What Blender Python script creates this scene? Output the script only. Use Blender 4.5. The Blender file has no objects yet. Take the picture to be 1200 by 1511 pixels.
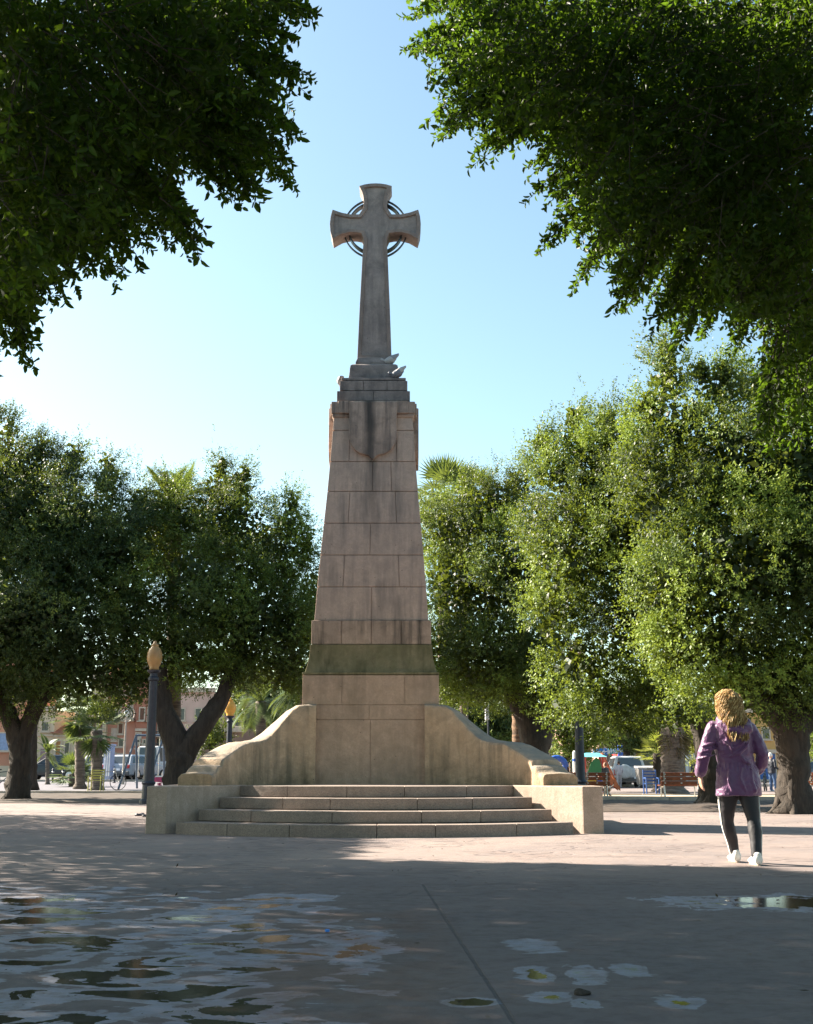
import bpy, bmesh, math, random
import numpy as np
from mathutils import Vector, Matrix, noise
R = math.radians
rng = np.random.default_rng(7)
random.seed(7)
SC = bpy.context.scene
COL = SC.collection

# ------------------------------------------------------------------ camera numbers
F = 1700.0; CX = 600.0; CY = 755.5; HOR = 1137.0; CAMH = 0.87
PIT = math.atan((HOR - CY) / F); cp, sp = math.cos(PIT), math.sin(PIT)

def WP(px, py, Y):
    xc = (px - CX) / F; yc = (CY - py) / F
    d = (xc, cp - yc * sp, sp + yc * cp)
    t = Y / d[1]
    return Vector((t * d[0], Y, CAMH + t * d[2]))
def smooth(a, b, x):
    t = min(1, max(0, (x - a) / (b - a))); return t * t * (3 - 2 * t)
def gz(x, y):
    return 0.42 * smooth(40, 85, y) * smooth(2, -6, x)
def GP(px, Y):
    x = (px - CX) / F * (Y * cp - CAMH * sp)
    return Vector((x, Y, gz(x, Y)))
def PROJ(P):
    x = P[:, 0]; y = P[:, 1]; z = P[:, 2] - CAMH
    d = y * cp + z * sp; v = z * cp - y * sp
    d = np.where(np.abs(d) < 1e-6, 1e-6, d)
    return CX + F * x / d, CY - F * v / d, d
def in_poly(px, py, poly):
    ins = np.zeros(px.shape, bool); n = len(poly); j = n - 1
    for i in range(n):
        xi, yi = poly[i]; xj, yj = poly[j]
        if yi != yj:
            c = ((yi > py) != (yj > py)) & (px < (xj - xi) * (py - yi) / (yj - yi) + xi)
            ins ^= c
        j = i
    return ins

# ------------------------------------------------------------------ materials
def nd(nt, typ, ins=None, **at):
    n = nt.nodes.new(typ)
    for k, v in at.items(): setattr(n, k, v)
    for k, v in (ins or {}).items():
        s = n.inputs[k]
        if isinstance(v, bpy.types.NodeSocket): nt.links.new(v, s)
        elif isinstance(v, tuple) and len(v) == 3 and s.type == 'RGBA': s.default_value = (*v, 1)
        else: s.default_value = v
    return n
def newmat(name):
    m = bpy.data.materials.new(name); m.use_nodes = True
    nt = m.node_tree
    return m, nt, nt.nodes['Principled BSDF']
def coord(nt, scale=(1, 1, 1), kind='Object'):
    tc = nd(nt, 'ShaderNodeTexCoord')
    mp = nd(nt, 'ShaderNodeMapping', {'Vector': tc.outputs[kind], 'Scale': scale})
    return mp.outputs[0]
def noi(nt, vec, sc, det=4, rough=.55, dist=0.):
    return nd(nt, 'ShaderNodeTexNoise', {'Vector': vec, 'Scale': sc, 'Detail': det, 'Roughness': rough, 'Distortion': dist}).outputs['Fac']
def mp(nt, v, a, b, c=0., d=1.):
    return nd(nt, 'ShaderNodeMapRange', {'Value': v, 'From Min': a, 'From Max': b, 'To Min': c, 'To Max': d}).outputs[0]
def mth(nt, op, a, b=0., clamp=False):
    n = nd(nt, 'ShaderNodeMath', {0: a, 1: b}, operation=op); n.use_clamp = clamp; return n.outputs[0]
def mix(nt, f, a, b, mode='MIX'):
    n = nd(nt, 'ShaderNodeMix', data_type='RGBA', blend_type=mode)
    for i, v in ((0, f), (6, a), (7, b)):
        s = n.inputs[i]
        if isinstance(v, bpy.types.NodeSocket): nt.links.new(v, s)
        elif isinstance(v, tuple): s.default_value = (*v, 1) if len(v) == 3 else v
        else: s.default_value = v
    return n.outputs[2]
def bump(nt, bs, h, strength=.3, dist=.02, normal=None):
    ins = {'Height': h, 'Strength': strength, 'Distance': dist}
    if normal is not None: ins['Normal'] = normal
    b = nd(nt, 'ShaderNodeBump', ins)
    nt.links.new(b.outputs[0], bs.inputs['Normal']); return b.outputs[0]

def plain(name, c, rough=.6, metal=0., var=.15, sc=6., bmp=0., spec=.5):
    m, nt, bs = newmat(name)
    v = coord(nt); n = noi(nt, v, sc, 5)
    c2 = tuple(x * (1 - var) for x in c); c3 = tuple(min(1, x * (1 + var)) for x in c)
    nt.links.new(mix(nt, mp(nt, n, .3, .7), c2, c3), bs.inputs['Base Color'])
    bs.inputs['Roughness'].default_value = rough; bs.inputs['Metallic'].default_value = metal
    bs.inputs['Specular IOR Level'].default_value = spec
    if bmp: bump(nt, bs, noi(nt, v, sc * 6, 4), bmp, .01)
    return m

def stone(name, base, base2, dark, streak=.5, grime=.3, sc=2.2, pit=.35, green=0., centre=None, speck=0.):
    m, nt, bs = newmat(name)
    v = coord(nt)
    col = mix(nt, mp(nt, noi(nt, v, sc, 6, .6), .32, .68), base, base2)
    fine = noi(nt, v, 38, 5, .7)
    col = mix(nt, mp(nt, fine, .3, .75, 0, .35), col, tuple(x * .55 for x in base2))
    mo = noi(nt, v, 8.5, 6, .72, .4)
    col = mix(nt, mp(nt, mo, .42, .66, 0, .36), col, tuple(.45 * x + .55 * y for x, y in zip(base2, dark)))
    col = mix(nt, mp(nt, mo, .42, .28, 0, .3), col, tuple(min(.8, x * 1.25) for x in base))
    vs = coord(nt, (7, 7, .55))
    st = mth(nt, 'MULTIPLY', mp(nt, noi(nt, vs, 1.1, 6, .6), .43, .68), mp(nt, noi(nt, v, .9, 3), .38, .58))
    f = mth(nt, 'MULTIPLY', st, streak, True)
    col = mix(nt, f, col, dark)
    g = mp(nt, noi(nt, v, 3.1, 7, .65, .6), .5, .75, 0, grime)
    col = mix(nt, g, col, dark)
    if green:
        gf = mp(nt, noi(nt, coord(nt, (3, 3, 1)), 1.5, 6, .6), .35, .6, 0, green)
        col = mix(nt, gf, col, (.085, .085, .028))
    if centre:
        x0, w, z0, z1 = centre
        sx = nd(nt, 'ShaderNodeSeparateXYZ', {0: v})
        wob = mth(nt, 'MULTIPLY', mth(nt, 'SUBTRACT', noi(nt, coord(nt, (1, 1, .8)), 2.5, 4), .5), .22)
        dx = mth(nt, 'ABSOLUTE', mth(nt, 'ADD', mth(nt, 'SUBTRACT', sx.outputs[0], x0), wob))
        a = mp(nt, dx, w, w * .15)
        b = mp(nt, sx.outputs[2], z0, z1)
        col = mix(nt, mth(nt, 'MULTIPLY', mth(nt, 'MULTIPLY', a, b), .8), col, tuple(x * .7 for x in dark))
    if speck:
        vo = nd(nt, 'ShaderNodeTexVoronoi', {'Vector': v, 'Scale': 130.})
        col = mix(nt, mth(nt, 'MULTIPLY', nd(nt, 'ShaderNodeSeparateColor', {0: vo.outputs['Color']}).outputs[0], speck), col, (.05, .05, .05))
    if name == 'yellow stone':   # lichen and soot on the weathered top; blotches darker towards the foot
        gn = nd(nt, 'ShaderNodeNewGeometry'); nz_ = nd(nt, 'ShaderNodeSeparateXYZ', {0: gn.outputs['True Normal']}).outputs[2]
        tf = mth(nt, 'MULTIPLY', mp(nt, nz_, .35, .8), mp(nt, noi(nt, v, 3.3, 6, .65), .3, .6, .35, .95))
        col = mix(nt, tf, col, (.25, .225, .19))
        bz = nd(nt, 'ShaderNodeSeparateXYZ', {0: v}).outputs[2]
        bf = mth(nt, 'MULTIPLY', mp(nt, bz, 1.0, .66), mp(nt, noi(nt, v, 2.4, 6, .7), .42, .62))
        col = mix(nt, mth(nt, 'MULTIPLY', bf, .65), col, (.12, .10, .06))
    # small pits
    vo = nd(nt, 'ShaderNodeTexVoronoi', {'Vector': v, 'Scale': 9.})
    pm = mth(nt, 'MULTIPLY', mp(nt, vo.outputs['Distance'], .09, .05), mp(nt, noi(nt, v, 2.7, 2), .5, .56))
    col = mix(nt, mth(nt, 'MULTIPLY', pm, .75), col, (.03, .025, .022))
    nt.links.new(col, bs.inputs['Base Color'])
    bs.inputs['Roughness'].default_value = .85; bs.inputs['Specular IOR Level'].default_value = .25
    h = mth(nt, 'ADD', mth(nt, 'MULTIPLY', noi(nt, v, 14, 8, .7), 1.), mth(nt, 'MULTIPLY', noi(nt, v, 2.5, 4), 1.5))
    bump(nt, bs, h, pit, .03)
    return m

def leafmat(name, c0, c1, c2, trans=.35, rough=.5, tcol=(.30, .36, .03), spec=.32):
    m, nt, bs = newmat(name)
    a = nd(nt, 'ShaderNodeAttribute', attribute_name='rnd')
    r = nd(nt, 'ShaderNodeValToRGB', {0: a.outputs['Fac']})
    e = r.color_ramp.elements
    e[0].color = (*c0, 1); e[0].position = 0; e[1].color = (*c2, 1); e[1].position = 1
    k = e.new(.55); k.color = (*c1, 1)
    nt.links.new(r.outputs[0], bs.inputs['Base Color'])
    bs.inputs['Roughness'].default_value = rough
    bs.inputs['Specular IOR Level'].default_value = spec
    tc = mix(nt, .5, r.outputs[0], tcol, 'MIX')
    tr = nd(nt, 'ShaderNodeBsdfTranslucent', {'Color': tc})
    ms = nd(nt, 'ShaderNodeMixShader', {0: trans, 1: bs.outputs[0], 2: tr.outputs[0]})
    nt.links.new(ms.outputs[0], nt.nodes['Material Output'].inputs['Surface'])
    return m

def barkmat(name, c, c2, ring=False):
    m, nt, bs = newmat(name)
    v = coord(nt, (6, 6, 1.2) if not ring else (1.2, 1.2, 7))
    n = noi(nt, v, 2., 7, .65, .4)
    nt.links.new(mix(nt, mp(nt, n, .35, .65), c, c2), bs.inputs['Base Color'])
    bs.inputs['Roughness'].default_value = .9
    bump(nt, bs, n, .8, .05)
    return m

def glass(name, c=(.03, .04, .05)):
    m = plain(name, c, .08, 0, .3, 1., 0, .8); return m

M = {}
M['tower'] = stone('tower stone', (.66, .485, .385), (.55, .41, .335), (.20, .17, .15), .7, .25, centre=(0, .13, 4.2, 6.2))
M['cap'] = stone('cap stone', (.56, .415, .335), (.44, .335, .28), (.09, .08, .076), 1., .6, centre=(-.06, .14, 4.9, 5.9))
M['dark'] = stone('weathered stone', (.36, .295, .265), (.24, .20, .19), (.05, .045, .048), .8, .6)
M['cross'] = stone('cross stone', (.40, .325, .295), (.28, .23, .22), (.09, .078, .075), .5, .5, sc=3.5)
M['frame'] = stone('cross edge stone', (.34, .26, .225), (.27, .21, .19), (.08, .07, .07), .5, .35)
M['band'] = stone('band stone', (.56, .41, .31), (.46, .34, .27), (.075, .065, .055), 1.1, .35)
M['moss'] = stone('mossy stone', (.36, .29, .18), (.22, .20, .115), (.07, .065, .035), .8, .6, green=.32)
M['base'] = stone('pedestal stone', (.60, .425, .32), (.49, .35, .265), (.15, .12, .09), .35, .3, green=.12, pit=.6)
M['wing'] = stone('yellow stone', (.68, .485, .335), (.57, .395, .265), (.15, .125, .095), .75, .5, green=.12, pit=.7)
M['granite'] = stone('granite', (.41, .33, .28), (.33, .265, .23), (.14, .11, .095), .3, .3, speck=.45, pit=.25)
M['granite2'] = stone('pale granite', (.60, .46, .38), (.50, .385, .315), (.20, .16, .11), .35, .25, speck=.3, pit=.25)
M['iron'] = plain('dark iron', (.035, .045, .05), .5, .6)
M['post'] = plain('post paint', (.028, .034, .05), .5, .2, .2, 8, .2)
M['globe'] = plain('globe glass', (.45, .27, .10), .35, 0, .2, 5)
M['bark'] = barkmat('ficus bark', (.022, .017, .013), (.058, .044, .034))
M['palmbark'] = barkmat('palm bark', (.07, .055, .045), (.20, .16, .13), True)
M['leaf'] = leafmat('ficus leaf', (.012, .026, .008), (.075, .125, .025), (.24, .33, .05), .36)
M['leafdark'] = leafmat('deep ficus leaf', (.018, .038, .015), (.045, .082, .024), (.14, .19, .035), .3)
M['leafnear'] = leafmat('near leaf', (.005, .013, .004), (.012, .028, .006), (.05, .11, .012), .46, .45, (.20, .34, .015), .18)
M['leafgold'] = leafmat('golden leaf', (.16, .19, .03), (.28, .30, .05), (.42, .42, .10), .4)
M['palmleaf'] = leafmat('palm leaf', (.03, .06, .025), (.06, .10, .04), (.14, .19, .07), .25)
M['frond_dry'] = leafmat('dry frond', (.07, .05, .03), (.13, .095, .06), (.20, .15, .09), .2)
M['glass'] = glass('window glass')
M['rubber'] = plain('rubber', (.02, .02, .02), .8)
M['chrome'] = plain('metal', (.5, .5, .5), .35, .8)
M['wood'] = plain('bench wood', (.20, .055, .02), .45, 0, .35, 9)
M['skin'] = plain('skin', (.55, .30, .21), .5, 0, .06)
M['white'] = plain('white paint', (.75, .74, .72), .5, 0, .06)
M['shutter'] = plain('shutter', (.16, .07, .04), .6)
M['rail'] = plain('balcony iron', (.05, .05, .05), .6)
def C(name, c, rough=.6, **k):
    if name not in M: M[name] = plain(name, c, rough, **k)
    return M[name]

# ------------------------------------------------------------------ mesh builder
def root_of(o):
    while o.parent: o = o.parent
    return o
class MB:
    def __init__(s): s.v = []; s.f = []
    def add(s, vs, fs):
        o = len(s.v); s.v += [tuple(v) for v in vs]; s.f += [tuple(i + o for i in f) for f in fs]; return s
    def box(s, c, d, rz=0., rx=0., ry=0.):
        m = Matrix.Rotation(rz, 3, 'Z') @ Matrix.Rotation(ry, 3, 'Y') @ Matrix.Rotation(rx, 3, 'X')
        c = Vector(c); vs = [c + m @ Vector((sx * d[0] / 2, sy * d[1] / 2, sz * d[2] / 2)) for sx in (-1, 1) for sy in (-1, 1) for sz in (-1, 1)]
        return s.hexa(vs)
    def hexa(s, vs):   # order x y z binary
        return s.add(vs, [(0, 1, 3, 2), (4, 6, 7, 5), (0, 4, 5, 1), (2, 3, 7, 6), (0, 2, 6, 4), (1, 5, 7, 3)])
    def loft(s, rings, caps=True, closed=True):
        o = len(s.v); n = len(rings[0]); fs = []
        for r in rings: s.v += [tuple(p) for p in r]
        for i in range(len(rings) - 1):
            for j in range(n if closed else n - 1):
                k = (j + 1) % n
                fs.append((o + i * n + j, o + i * n + k, o + (i + 1) * n + k, o + (i + 1) * n + j))
        if caps:
            fs.append(tuple(o + j for j in reversed(range(n))))
            fs.append(tuple(o + (len(rings) - 1) * n + j for j in range(n)))
        s.f += fs; return s
    def tube(s, pts, rad, n=8, caps=True, nz=0., flat=None, seed=0):
        pts = [Vector(p) for p in pts]; rings = []
        if not hasattr(rad, '__len__'): rad = [rad] * len(pts)
        u = None
        for i, p in enumerate(pts):
            t = (pts[min(i + 1, len(pts) - 1)] - pts[max(i - 1, 0)]).normalized()
            if u is None:
                u = t.cross(Vector((0, 0, 1)) if abs(t.z) < .9 else Vector((0, 1, 0))).normalized()
            else:
                u = (u - t * u.dot(t)).normalized()
            w = t.cross(u)
            ring = []
            for k in range(n):
                a = 2 * math.pi * k / n; r = rad[i]
                if nz: r *= 1 + nz * noise.noise(Vector((math.cos(a) * 2, math.sin(a) * 2 + seed, i * .5)))
                ring.append(p + u * (math.cos(a) * r) + w * (math.sin(a) * r * (flat or 1)))
            rings.append(ring)
        return s.loft(rings, caps)
    def lathe(s, c, prof, n=20):
        c = Vector(c)
        return s.loft([[c + Vector((r * math.cos(2 * math.pi * k / n), r * math.sin(2 * math.pi * k / n), z)) for k in range(n)] for r, z in prof])
    def prism(s, poly, z0, z1):
        n = len(poly)
        return s.loft([[(x, y, z0) for x, y in poly], [(x, y, z1) for x, y in poly]])
    def extr(s, poly, y0, y1):   # polygon in x,z extruded in y
        return s.loft([[(x, y0, z) for x, z in poly], [(x, y1, z) for x, z in poly]])
    def ell(s, c, r, n=12, m=8, rot=None):
        c = Vector(c); rings = []
        for i in range(m + 1):
            a = math.pi * (i + .02 if i == 0 else i - .02 if i == m else i) / m
            ring = []
            for k in range(n):
                b = 2 * math.pi * k / n
                v = Vector((r[0] * math.sin(a) * math.cos(b), r[1] * math.sin(a) * math.sin(b), -r[2] * math.cos(a)))
                if rot: v = rot @ v
                ring.append(c + v)
            rings.append(ring)
        return s.loft(rings)
    def build(s, name, mat, parent=None, smooth=False, bevel=0., seg=2, auto=None):
        off = root_of(parent).location.copy() if parent else Vector()
        me = bpy.data.meshes.new(name)
        me.from_pydata([(v[0] - off.x, v[1] - off.y, v[2] - off.z) for v in s.v], [], s.f)
        me.materials.append(mat)
        bm = bmesh.new(); bm.from_mesh(me); bmesh.ops.recalc_face_normals(bm, faces=bm.faces); bm.to_mesh(me); bm.free()
        if smooth: me.shade_smooth()
        o = bpy.data.objects.new(name, me); COL.objects.link(o)
        if parent: o.parent = parent
        if bevel:
            b = o.modifiers.new('bevel', 'BEVEL'); b.width = bevel; b.segments = seg; b.limit_method = 'ANGLE'; b.angle_limit = R(35)
        return o
def remesh(o, vox, sm=4, disp=0., dscale=.3, d2=0., s2=.05):
    r = o.modifiers.new('remesh', 'REMESH'); r.mode = 'VOXEL'; r.voxel_size = vox; r.use_smooth_shade = True
    if sm:
        k = o.modifiers.new('smooth', 'SMOOTH'); k.factor = .5; k.iterations = sm
    for st, sc_ in ((disp, dscale), (d2, s2)):
        if st:
            t = bpy.data.textures.new('clouds', 'CLOUDS'); t.noise_scale = sc_; t.noise_depth = 2
            d = o.modifiers.new('displace', 'DISPLACE'); d.texture = t; d.strength = st; d.mid_level = .5
            d.texture_coords = 'LOCAL'
def thing(name, label, cat, loc=(0, 0, 0), group=None):
    o = bpy.data.objects.new(name, None); COL.objects.link(o); o.location = loc; o.empty_display_size = .3
    o['label'] = label; o['category'] = cat
    if group: o['group'] = group
    return o
def tag(o, label, cat, group=None):
    o['label'] = label; o['category'] = cat
    if group: o['group'] = group
    return o
def struct(o): o['kind'] = 'structure'; return o
def kids(o): return [c for c in bpy.data.objects if c.parent == o]
def dup(o, loc=None, rz=None, label=None, group=None, parent=None, scale=None):
    ch = kids(o); c = o.copy(); COL.objects.link(c)
    if parent: c.parent = parent
    if loc is not None: c.location = loc
    if rz is not None: c.rotation_euler = (0, 0, rz)
    if scale: c.scale = (scale,) * 3
    if label: c['label'] = label
    if group: c['group'] = group
    for k in ch: dup(k, parent=c)
    return c

# ------------------------------------------------------------------ foliage
def norm(a): return a / np.maximum(np.linalg.norm(a, axis=-1, keepdims=True), 1e-9)
def leaf_obj(name, P, D, N, L, W, rnd, mat, parent, six=False):
    off = np.array(root_of(parent).location) if parent else np.zeros(3)
    P = P - off; n = len(P); D = norm(D); S = norm(np.cross(D, N)); N2 = np.cross(S, D)
    L = L[:, None]; W = W[:, None]
    if six:
        up = N2 * W * .22
        V = np.stack([P, P + D * L * .3 + S * W * .47 + up, P + D * L * .7 + S * W * .36 + up, P + D * L - N2 * L * .08,
                      P + D * L * .7 - S * W * .36 + up, P + D * L * .3 - S * W * .47 + up], 1)
        base = np.arange(n)[:, None] * 6
        idx = np.concatenate([base + np.array([0, 1, 2, 3]), base + np.array([0, 3, 4, 5])], 1).reshape(-1)
        nv, nf = 6 * n, 2 * n
    else:
        V = np.stack([P, P + D * L * .45 + S * W * .5, P + D * L, P + D * L * .45 - S * W * .5], 1)
        idx = np.arange(4 * n); nv, nf = 4 * n, n
    me = bpy.data.meshes.new(name)
    me.vertices.add(nv); me.vertices.foreach_set('co', V.reshape(-1).astype(np.float32))
    me.loops.add(nf * 4); me.loops.foreach_set('vertex_index', idx.astype(np.int32))
    me.polygons.add(nf); me.polygons.foreach_set('loop_start', (np.arange(nf) * 4).astype(np.int32))
    me.update(calc_edges=True)
    at = me.attributes.new('rnd', 'FLOAT', 'POINT')
    at.data.foreach_set('value', np.repeat(rnd, nv // n).astype(np.float32))
    me.materials.append(mat)
    o = bpy.data.objects.new(name, me); COL.objects.link(o)
    if parent: o.parent = parent
    return o
def sprigs(O, DIR, nl, length, leafL, tone=None, spread=.85):
    n = len(O); DIR = norm(DIR)
    U = norm(np.cross(DIR, norm(rng.normal(size=(n, 3))))); V = np.cross(DIR, U)
    j = np.arange(nl)[None, :]; ph = j * 2.4 + rng.uniform(0, 6.28, (n, 1))
    lat = U[:, None] * np.cos(ph)[..., None] + V[:, None] * np.sin(ph)[..., None]
    ln = (length * rng.uniform(.6, 1.3, n))[:, None, None] if np.isscalar(length) else length[:, None, None]
    P = O[:, None] + DIR[:, None] * (j[..., None] / nl) * ln + rng.normal(size=(n, nl, 3)) * leafL * .12
    D = DIR[:, None] * .65 + lat * spread + rng.normal(size=(n, nl, 3)) * .2
    D[..., 2] -= .1
    D = norm(D)
    N = norm(DIR[:, None] - D * np.sum(DIR[:, None] * D, -1, keepdims=True) + rng.normal(size=(n, nl, 3)) * .25)
    N[..., 2] += .35
    L = leafL * rng.uniform(.65, 1.2, (n, nl)); W = L * rng.uniform(.42, .58, (n, nl))
    t = (tone if tone is not None else rng.uniform(0, 1, n))[:, None] * .78 + rng.uniform(0, .22, (n, nl))
    return P.reshape(-1, 3), D.reshape(-1, 3), N.reshape(-1, 3), L.reshape(-1), W.reshape(-1), t.reshape(-1)
def lobe(px, py, Y, rx, rz, ry=None):
    c = WP(px, py, Y); a = rx / 1743 * Y; b = rz / 1787 * Y * 1.0
    return (c.x, c.y, c.z, a, ry or max(min((a + b) * .5, 2.6), min(a, 1.2)), b)
def crown(lobes, parent, mat, leafL=.078, dens=1.15, sub=.42, nl=7, nsp=18, zmin=None, core=1., backthin=.55, acc=None):
    lob = np.array(lobes); Os = []; Ds = []; Ts = []; Ip = []
    yc = lob[:, 1].mean()
    for i, l in enumerate(lob):
        c = l[:3]; r = l[3:]
        area = 4 * math.pi * ((r[0] * r[1]) ** 1.6 / 3 + (r[0] * r[2]) ** 1.6 / 3 + (r[1] * r[2]) ** 1.6 / 3) ** (1 / 1.6)
        k = int(area / (sub * sub * 1.15) * dens) + 4
        d = norm(rng.normal(size=(k, 3)))
        back = (d[:, 1] > .25) & (rng.uniform(size=k) > backthin); d = d[~back]; k = len(d)
        sc = 1 + rng.normal(size=k) * .09
        pts = c + d * r * sc[:, None]
        # drop clumps buried in other lobes
        keep = np.ones(k, bool)
        for m, l2 in enumerate(lob):
            if m == i: continue
            q = (pts - l2[:3]) / l2[3:]
            keep &= (q ** 2).sum(1) > .52
        nz = np.array([noise.noise(Vector(p) * .9 + Vector((i * 3.1, 0, 0))) for p in pts]) if k else np.zeros(0)
        keep &= nz > -.24
        if zmin is not None: keep &= pts[:, 2] > zmin
        pts = pts[keep]; d = d[keep]; k = len(pts)
        if k == 0: continue
        out = norm(d / r * r.mean()); tone = np.clip(.48 + 1.15 * np.array([noise.noise(Vector(p) * .75 + Vector((7, 3, 1))) for p in pts]) + rng.normal(size=k) * .13, 0, 1)
        csz = sub * rng.uniform(.55, 1.15, k)
        g = rng.normal(size=(k, nsp, 3)) * csz[:, None, None] * .42
        sh_ = (d[:, 2] > .5) & (rng.uniform(size=k) < .3)
        g[sh_, :, 2] = np.abs(g[sh_, :, 2]) * rng.uniform(1.4, 2.5, (sh_.sum(), 1)) - .1; g[sh_, :, 0] *= .6; g[sh_, :, 1] *= .6
        O = pts[:, None] + g
        DD = out[:, None] * .9 + g * 1.2 / sub + np.array([0, 0, .45]) + rng.normal(size=(k, nsp, 3)) * .3
        Os.append(O.reshape(-1, 3)); Ds.append(DD.reshape(-1, 3)); Ts.append(np.repeat(tone, nsp))
        ni = int(r.prod() * 420 * core) + 60
        q = norm(rng.normal(size=(ni, 3))) * (rng.uniform(size=(ni, 1)) ** .45) * .80
        Ip.append(c + q * r)
    O = np.concatenate(Os); D = np.concatenate(Ds); T = np.concatenate(Ts)
    if acc is not None:
        k = acc(O); O, D, T = O[k], D[k], T[k]
    A = sprigs(O, D, nl, leafL * 3.2, leafL, T)
    I = np.concatenate(Ip)
    if acc is not None: I = I[acc(I)]
    n = len(I)
    B = (I, norm(rng.normal(size=(n, 3))), norm(rng.normal(size=(n, 3))), rng.uniform(.15, .27, n), rng.uniform(.10, .17, n), rng.uniform(0, .12, n))  # inner leaves toned dark, putting the shade of the hollows into colour
    X = [np.concatenate([a, b]) for a, b in zip(A, B)]
    return leaf_obj('crown', *X, mat, parent)

def trunk(parent, base, limbs, mat=None, flare=1.5, n=14):
    """limbs: list of (points, radii)"""
    b = MB()
    for i, (pts, rad) in enumerate(limbs):
        P = [Vector(p) for p in pts]; pp = []; rr = []
        for a in range(len(P) - 1):
            for k in range(6):
                t = k / 6
                p0 = P[max(a - 1, 0)]; p1 = P[a]; p2 = P[a + 1]; p3 = P[min(a + 2, len(P) - 1)]
                q = .5 * ((2 * p1) + (p2 - p0) * t + (2 * p0 - 5 * p1 + 4 * p2 - p3) * t * t + (3 * p1 - p0 - 3 * p2 + p3) * t ** 3)
                pp.append(q); rr.append(rad[a] * (1 - t) + rad[a + 1] * t)
        pp.append(P[-1]); rr.append(rad[-1])
        b.tube(pp, rr, n, nz=.28, seed=i * 5.3)
    return b.build('trunk', mat or M['bark'], parent, smooth=True)

# ------------------------------------------------------------------ palms
def palm(px, Y, top_py, w_px, label, fan=True, nf=26, fl=1.5, skirt=0, name='palm_tree', group=None, lean=0., trunkmat=None, mat=None, zb=None):
    g = GP(px, Y); top = WP(px + lean, top_py, Y)
    t = thing(name, label, 'palm', g, group)
    r = w_px / 2 / 1743 * Y
    H = top.z - g.z
    pts = [(g.x + (top.x - g.x) * k / 24, Y, g.z + H * k / 24) for k in range(25)]
    b = MB(); b.tube(pts, [r * (1.5 if k == 0 else 1.25 if k == 1 else 1.03 if k % 2 else .93) for k in range(25)], 12, nz=.15)
    b.build('trunk', trunkmat or M['palmbark'], t, smooth=True)
    P = []; D = []; N = []; L = []; W = []; T = []
    for i in range(nf + skirt):
        az = random.uniform(0, 6.283); dry = i >= nf
        el = random.uniform(-.5, 1.35) if not dry else random.uniform(-1.54, -1.3)
        dr = Vector((math.cos(az) * math.cos(el), math.sin(az) * math.cos(el), math.sin(el)))
        up = Vector((0, 0, 1)); side = dr.cross(up).normalized(); nn = side.cross(dr).normalized()
        if fan:
            stem = fl * .55 * (0.25 if dry else 1)
            o = Vector(top) + dr * stem + (Vector((0, 0, -random.uniform(0, skirt * .02))) if dry else Vector())
            for k in range(15):
                a = (k - 7) * .19
                d2 = (dr * math.cos(a) + side * math.sin(a)).normalized()
                d2.z -= .12 * abs(k - 7) / 7
                P.append(o); D.append(d2); N.append(nn + side * .3 * (1 if k % 2 else -1)); L.append(fl * .55 * (1 - .02 * abs(k - 7)) * (1.3 if dry else 1)); W.append(fl * .05); T.append(random.uniform(.2, .9))
            P.append(Vector(top)); D.append(dr); N.append(nn); L.append(stem); W.append(.03); T.append(.4)
        else:
            p = Vector(top); d = dr.copy(); seg = fl / 16
            for k in range(16):
                d.z -= .075 + .03 * (k / 16); d.normalize(); q = p + d * seg
                P.append(p.copy()); D.append(d.copy()); N.append(nn); L.append(seg * 1.15); W.append(.035); T.append(.5)
                ll = fl * .26 * math.sin(math.pi * min(1, (k + 2) / 17)) + .03
                for sg in (-1, 1):
                    for u in (0, .33, .66):
                        dd = (side * sg * .9 + d * .65 + nn * .18 + Vector((0, 0, -.15))).normalized()
                        P.append(p + d * seg * u); D.append(dd); N.append(nn); L.append(ll); W.append(ll * .08 + .012); T.append(random.uniform(.2, 1))
                p = q
    leaf_obj('crown', np.array([tuple(a) for a in P]), np.array([tuple(a) for a in D]), np.array([tuple(a) for a in N]), np.array(L), np.array(W), np.array(T), mat or M['palmleaf'], t)
    return t

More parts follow.
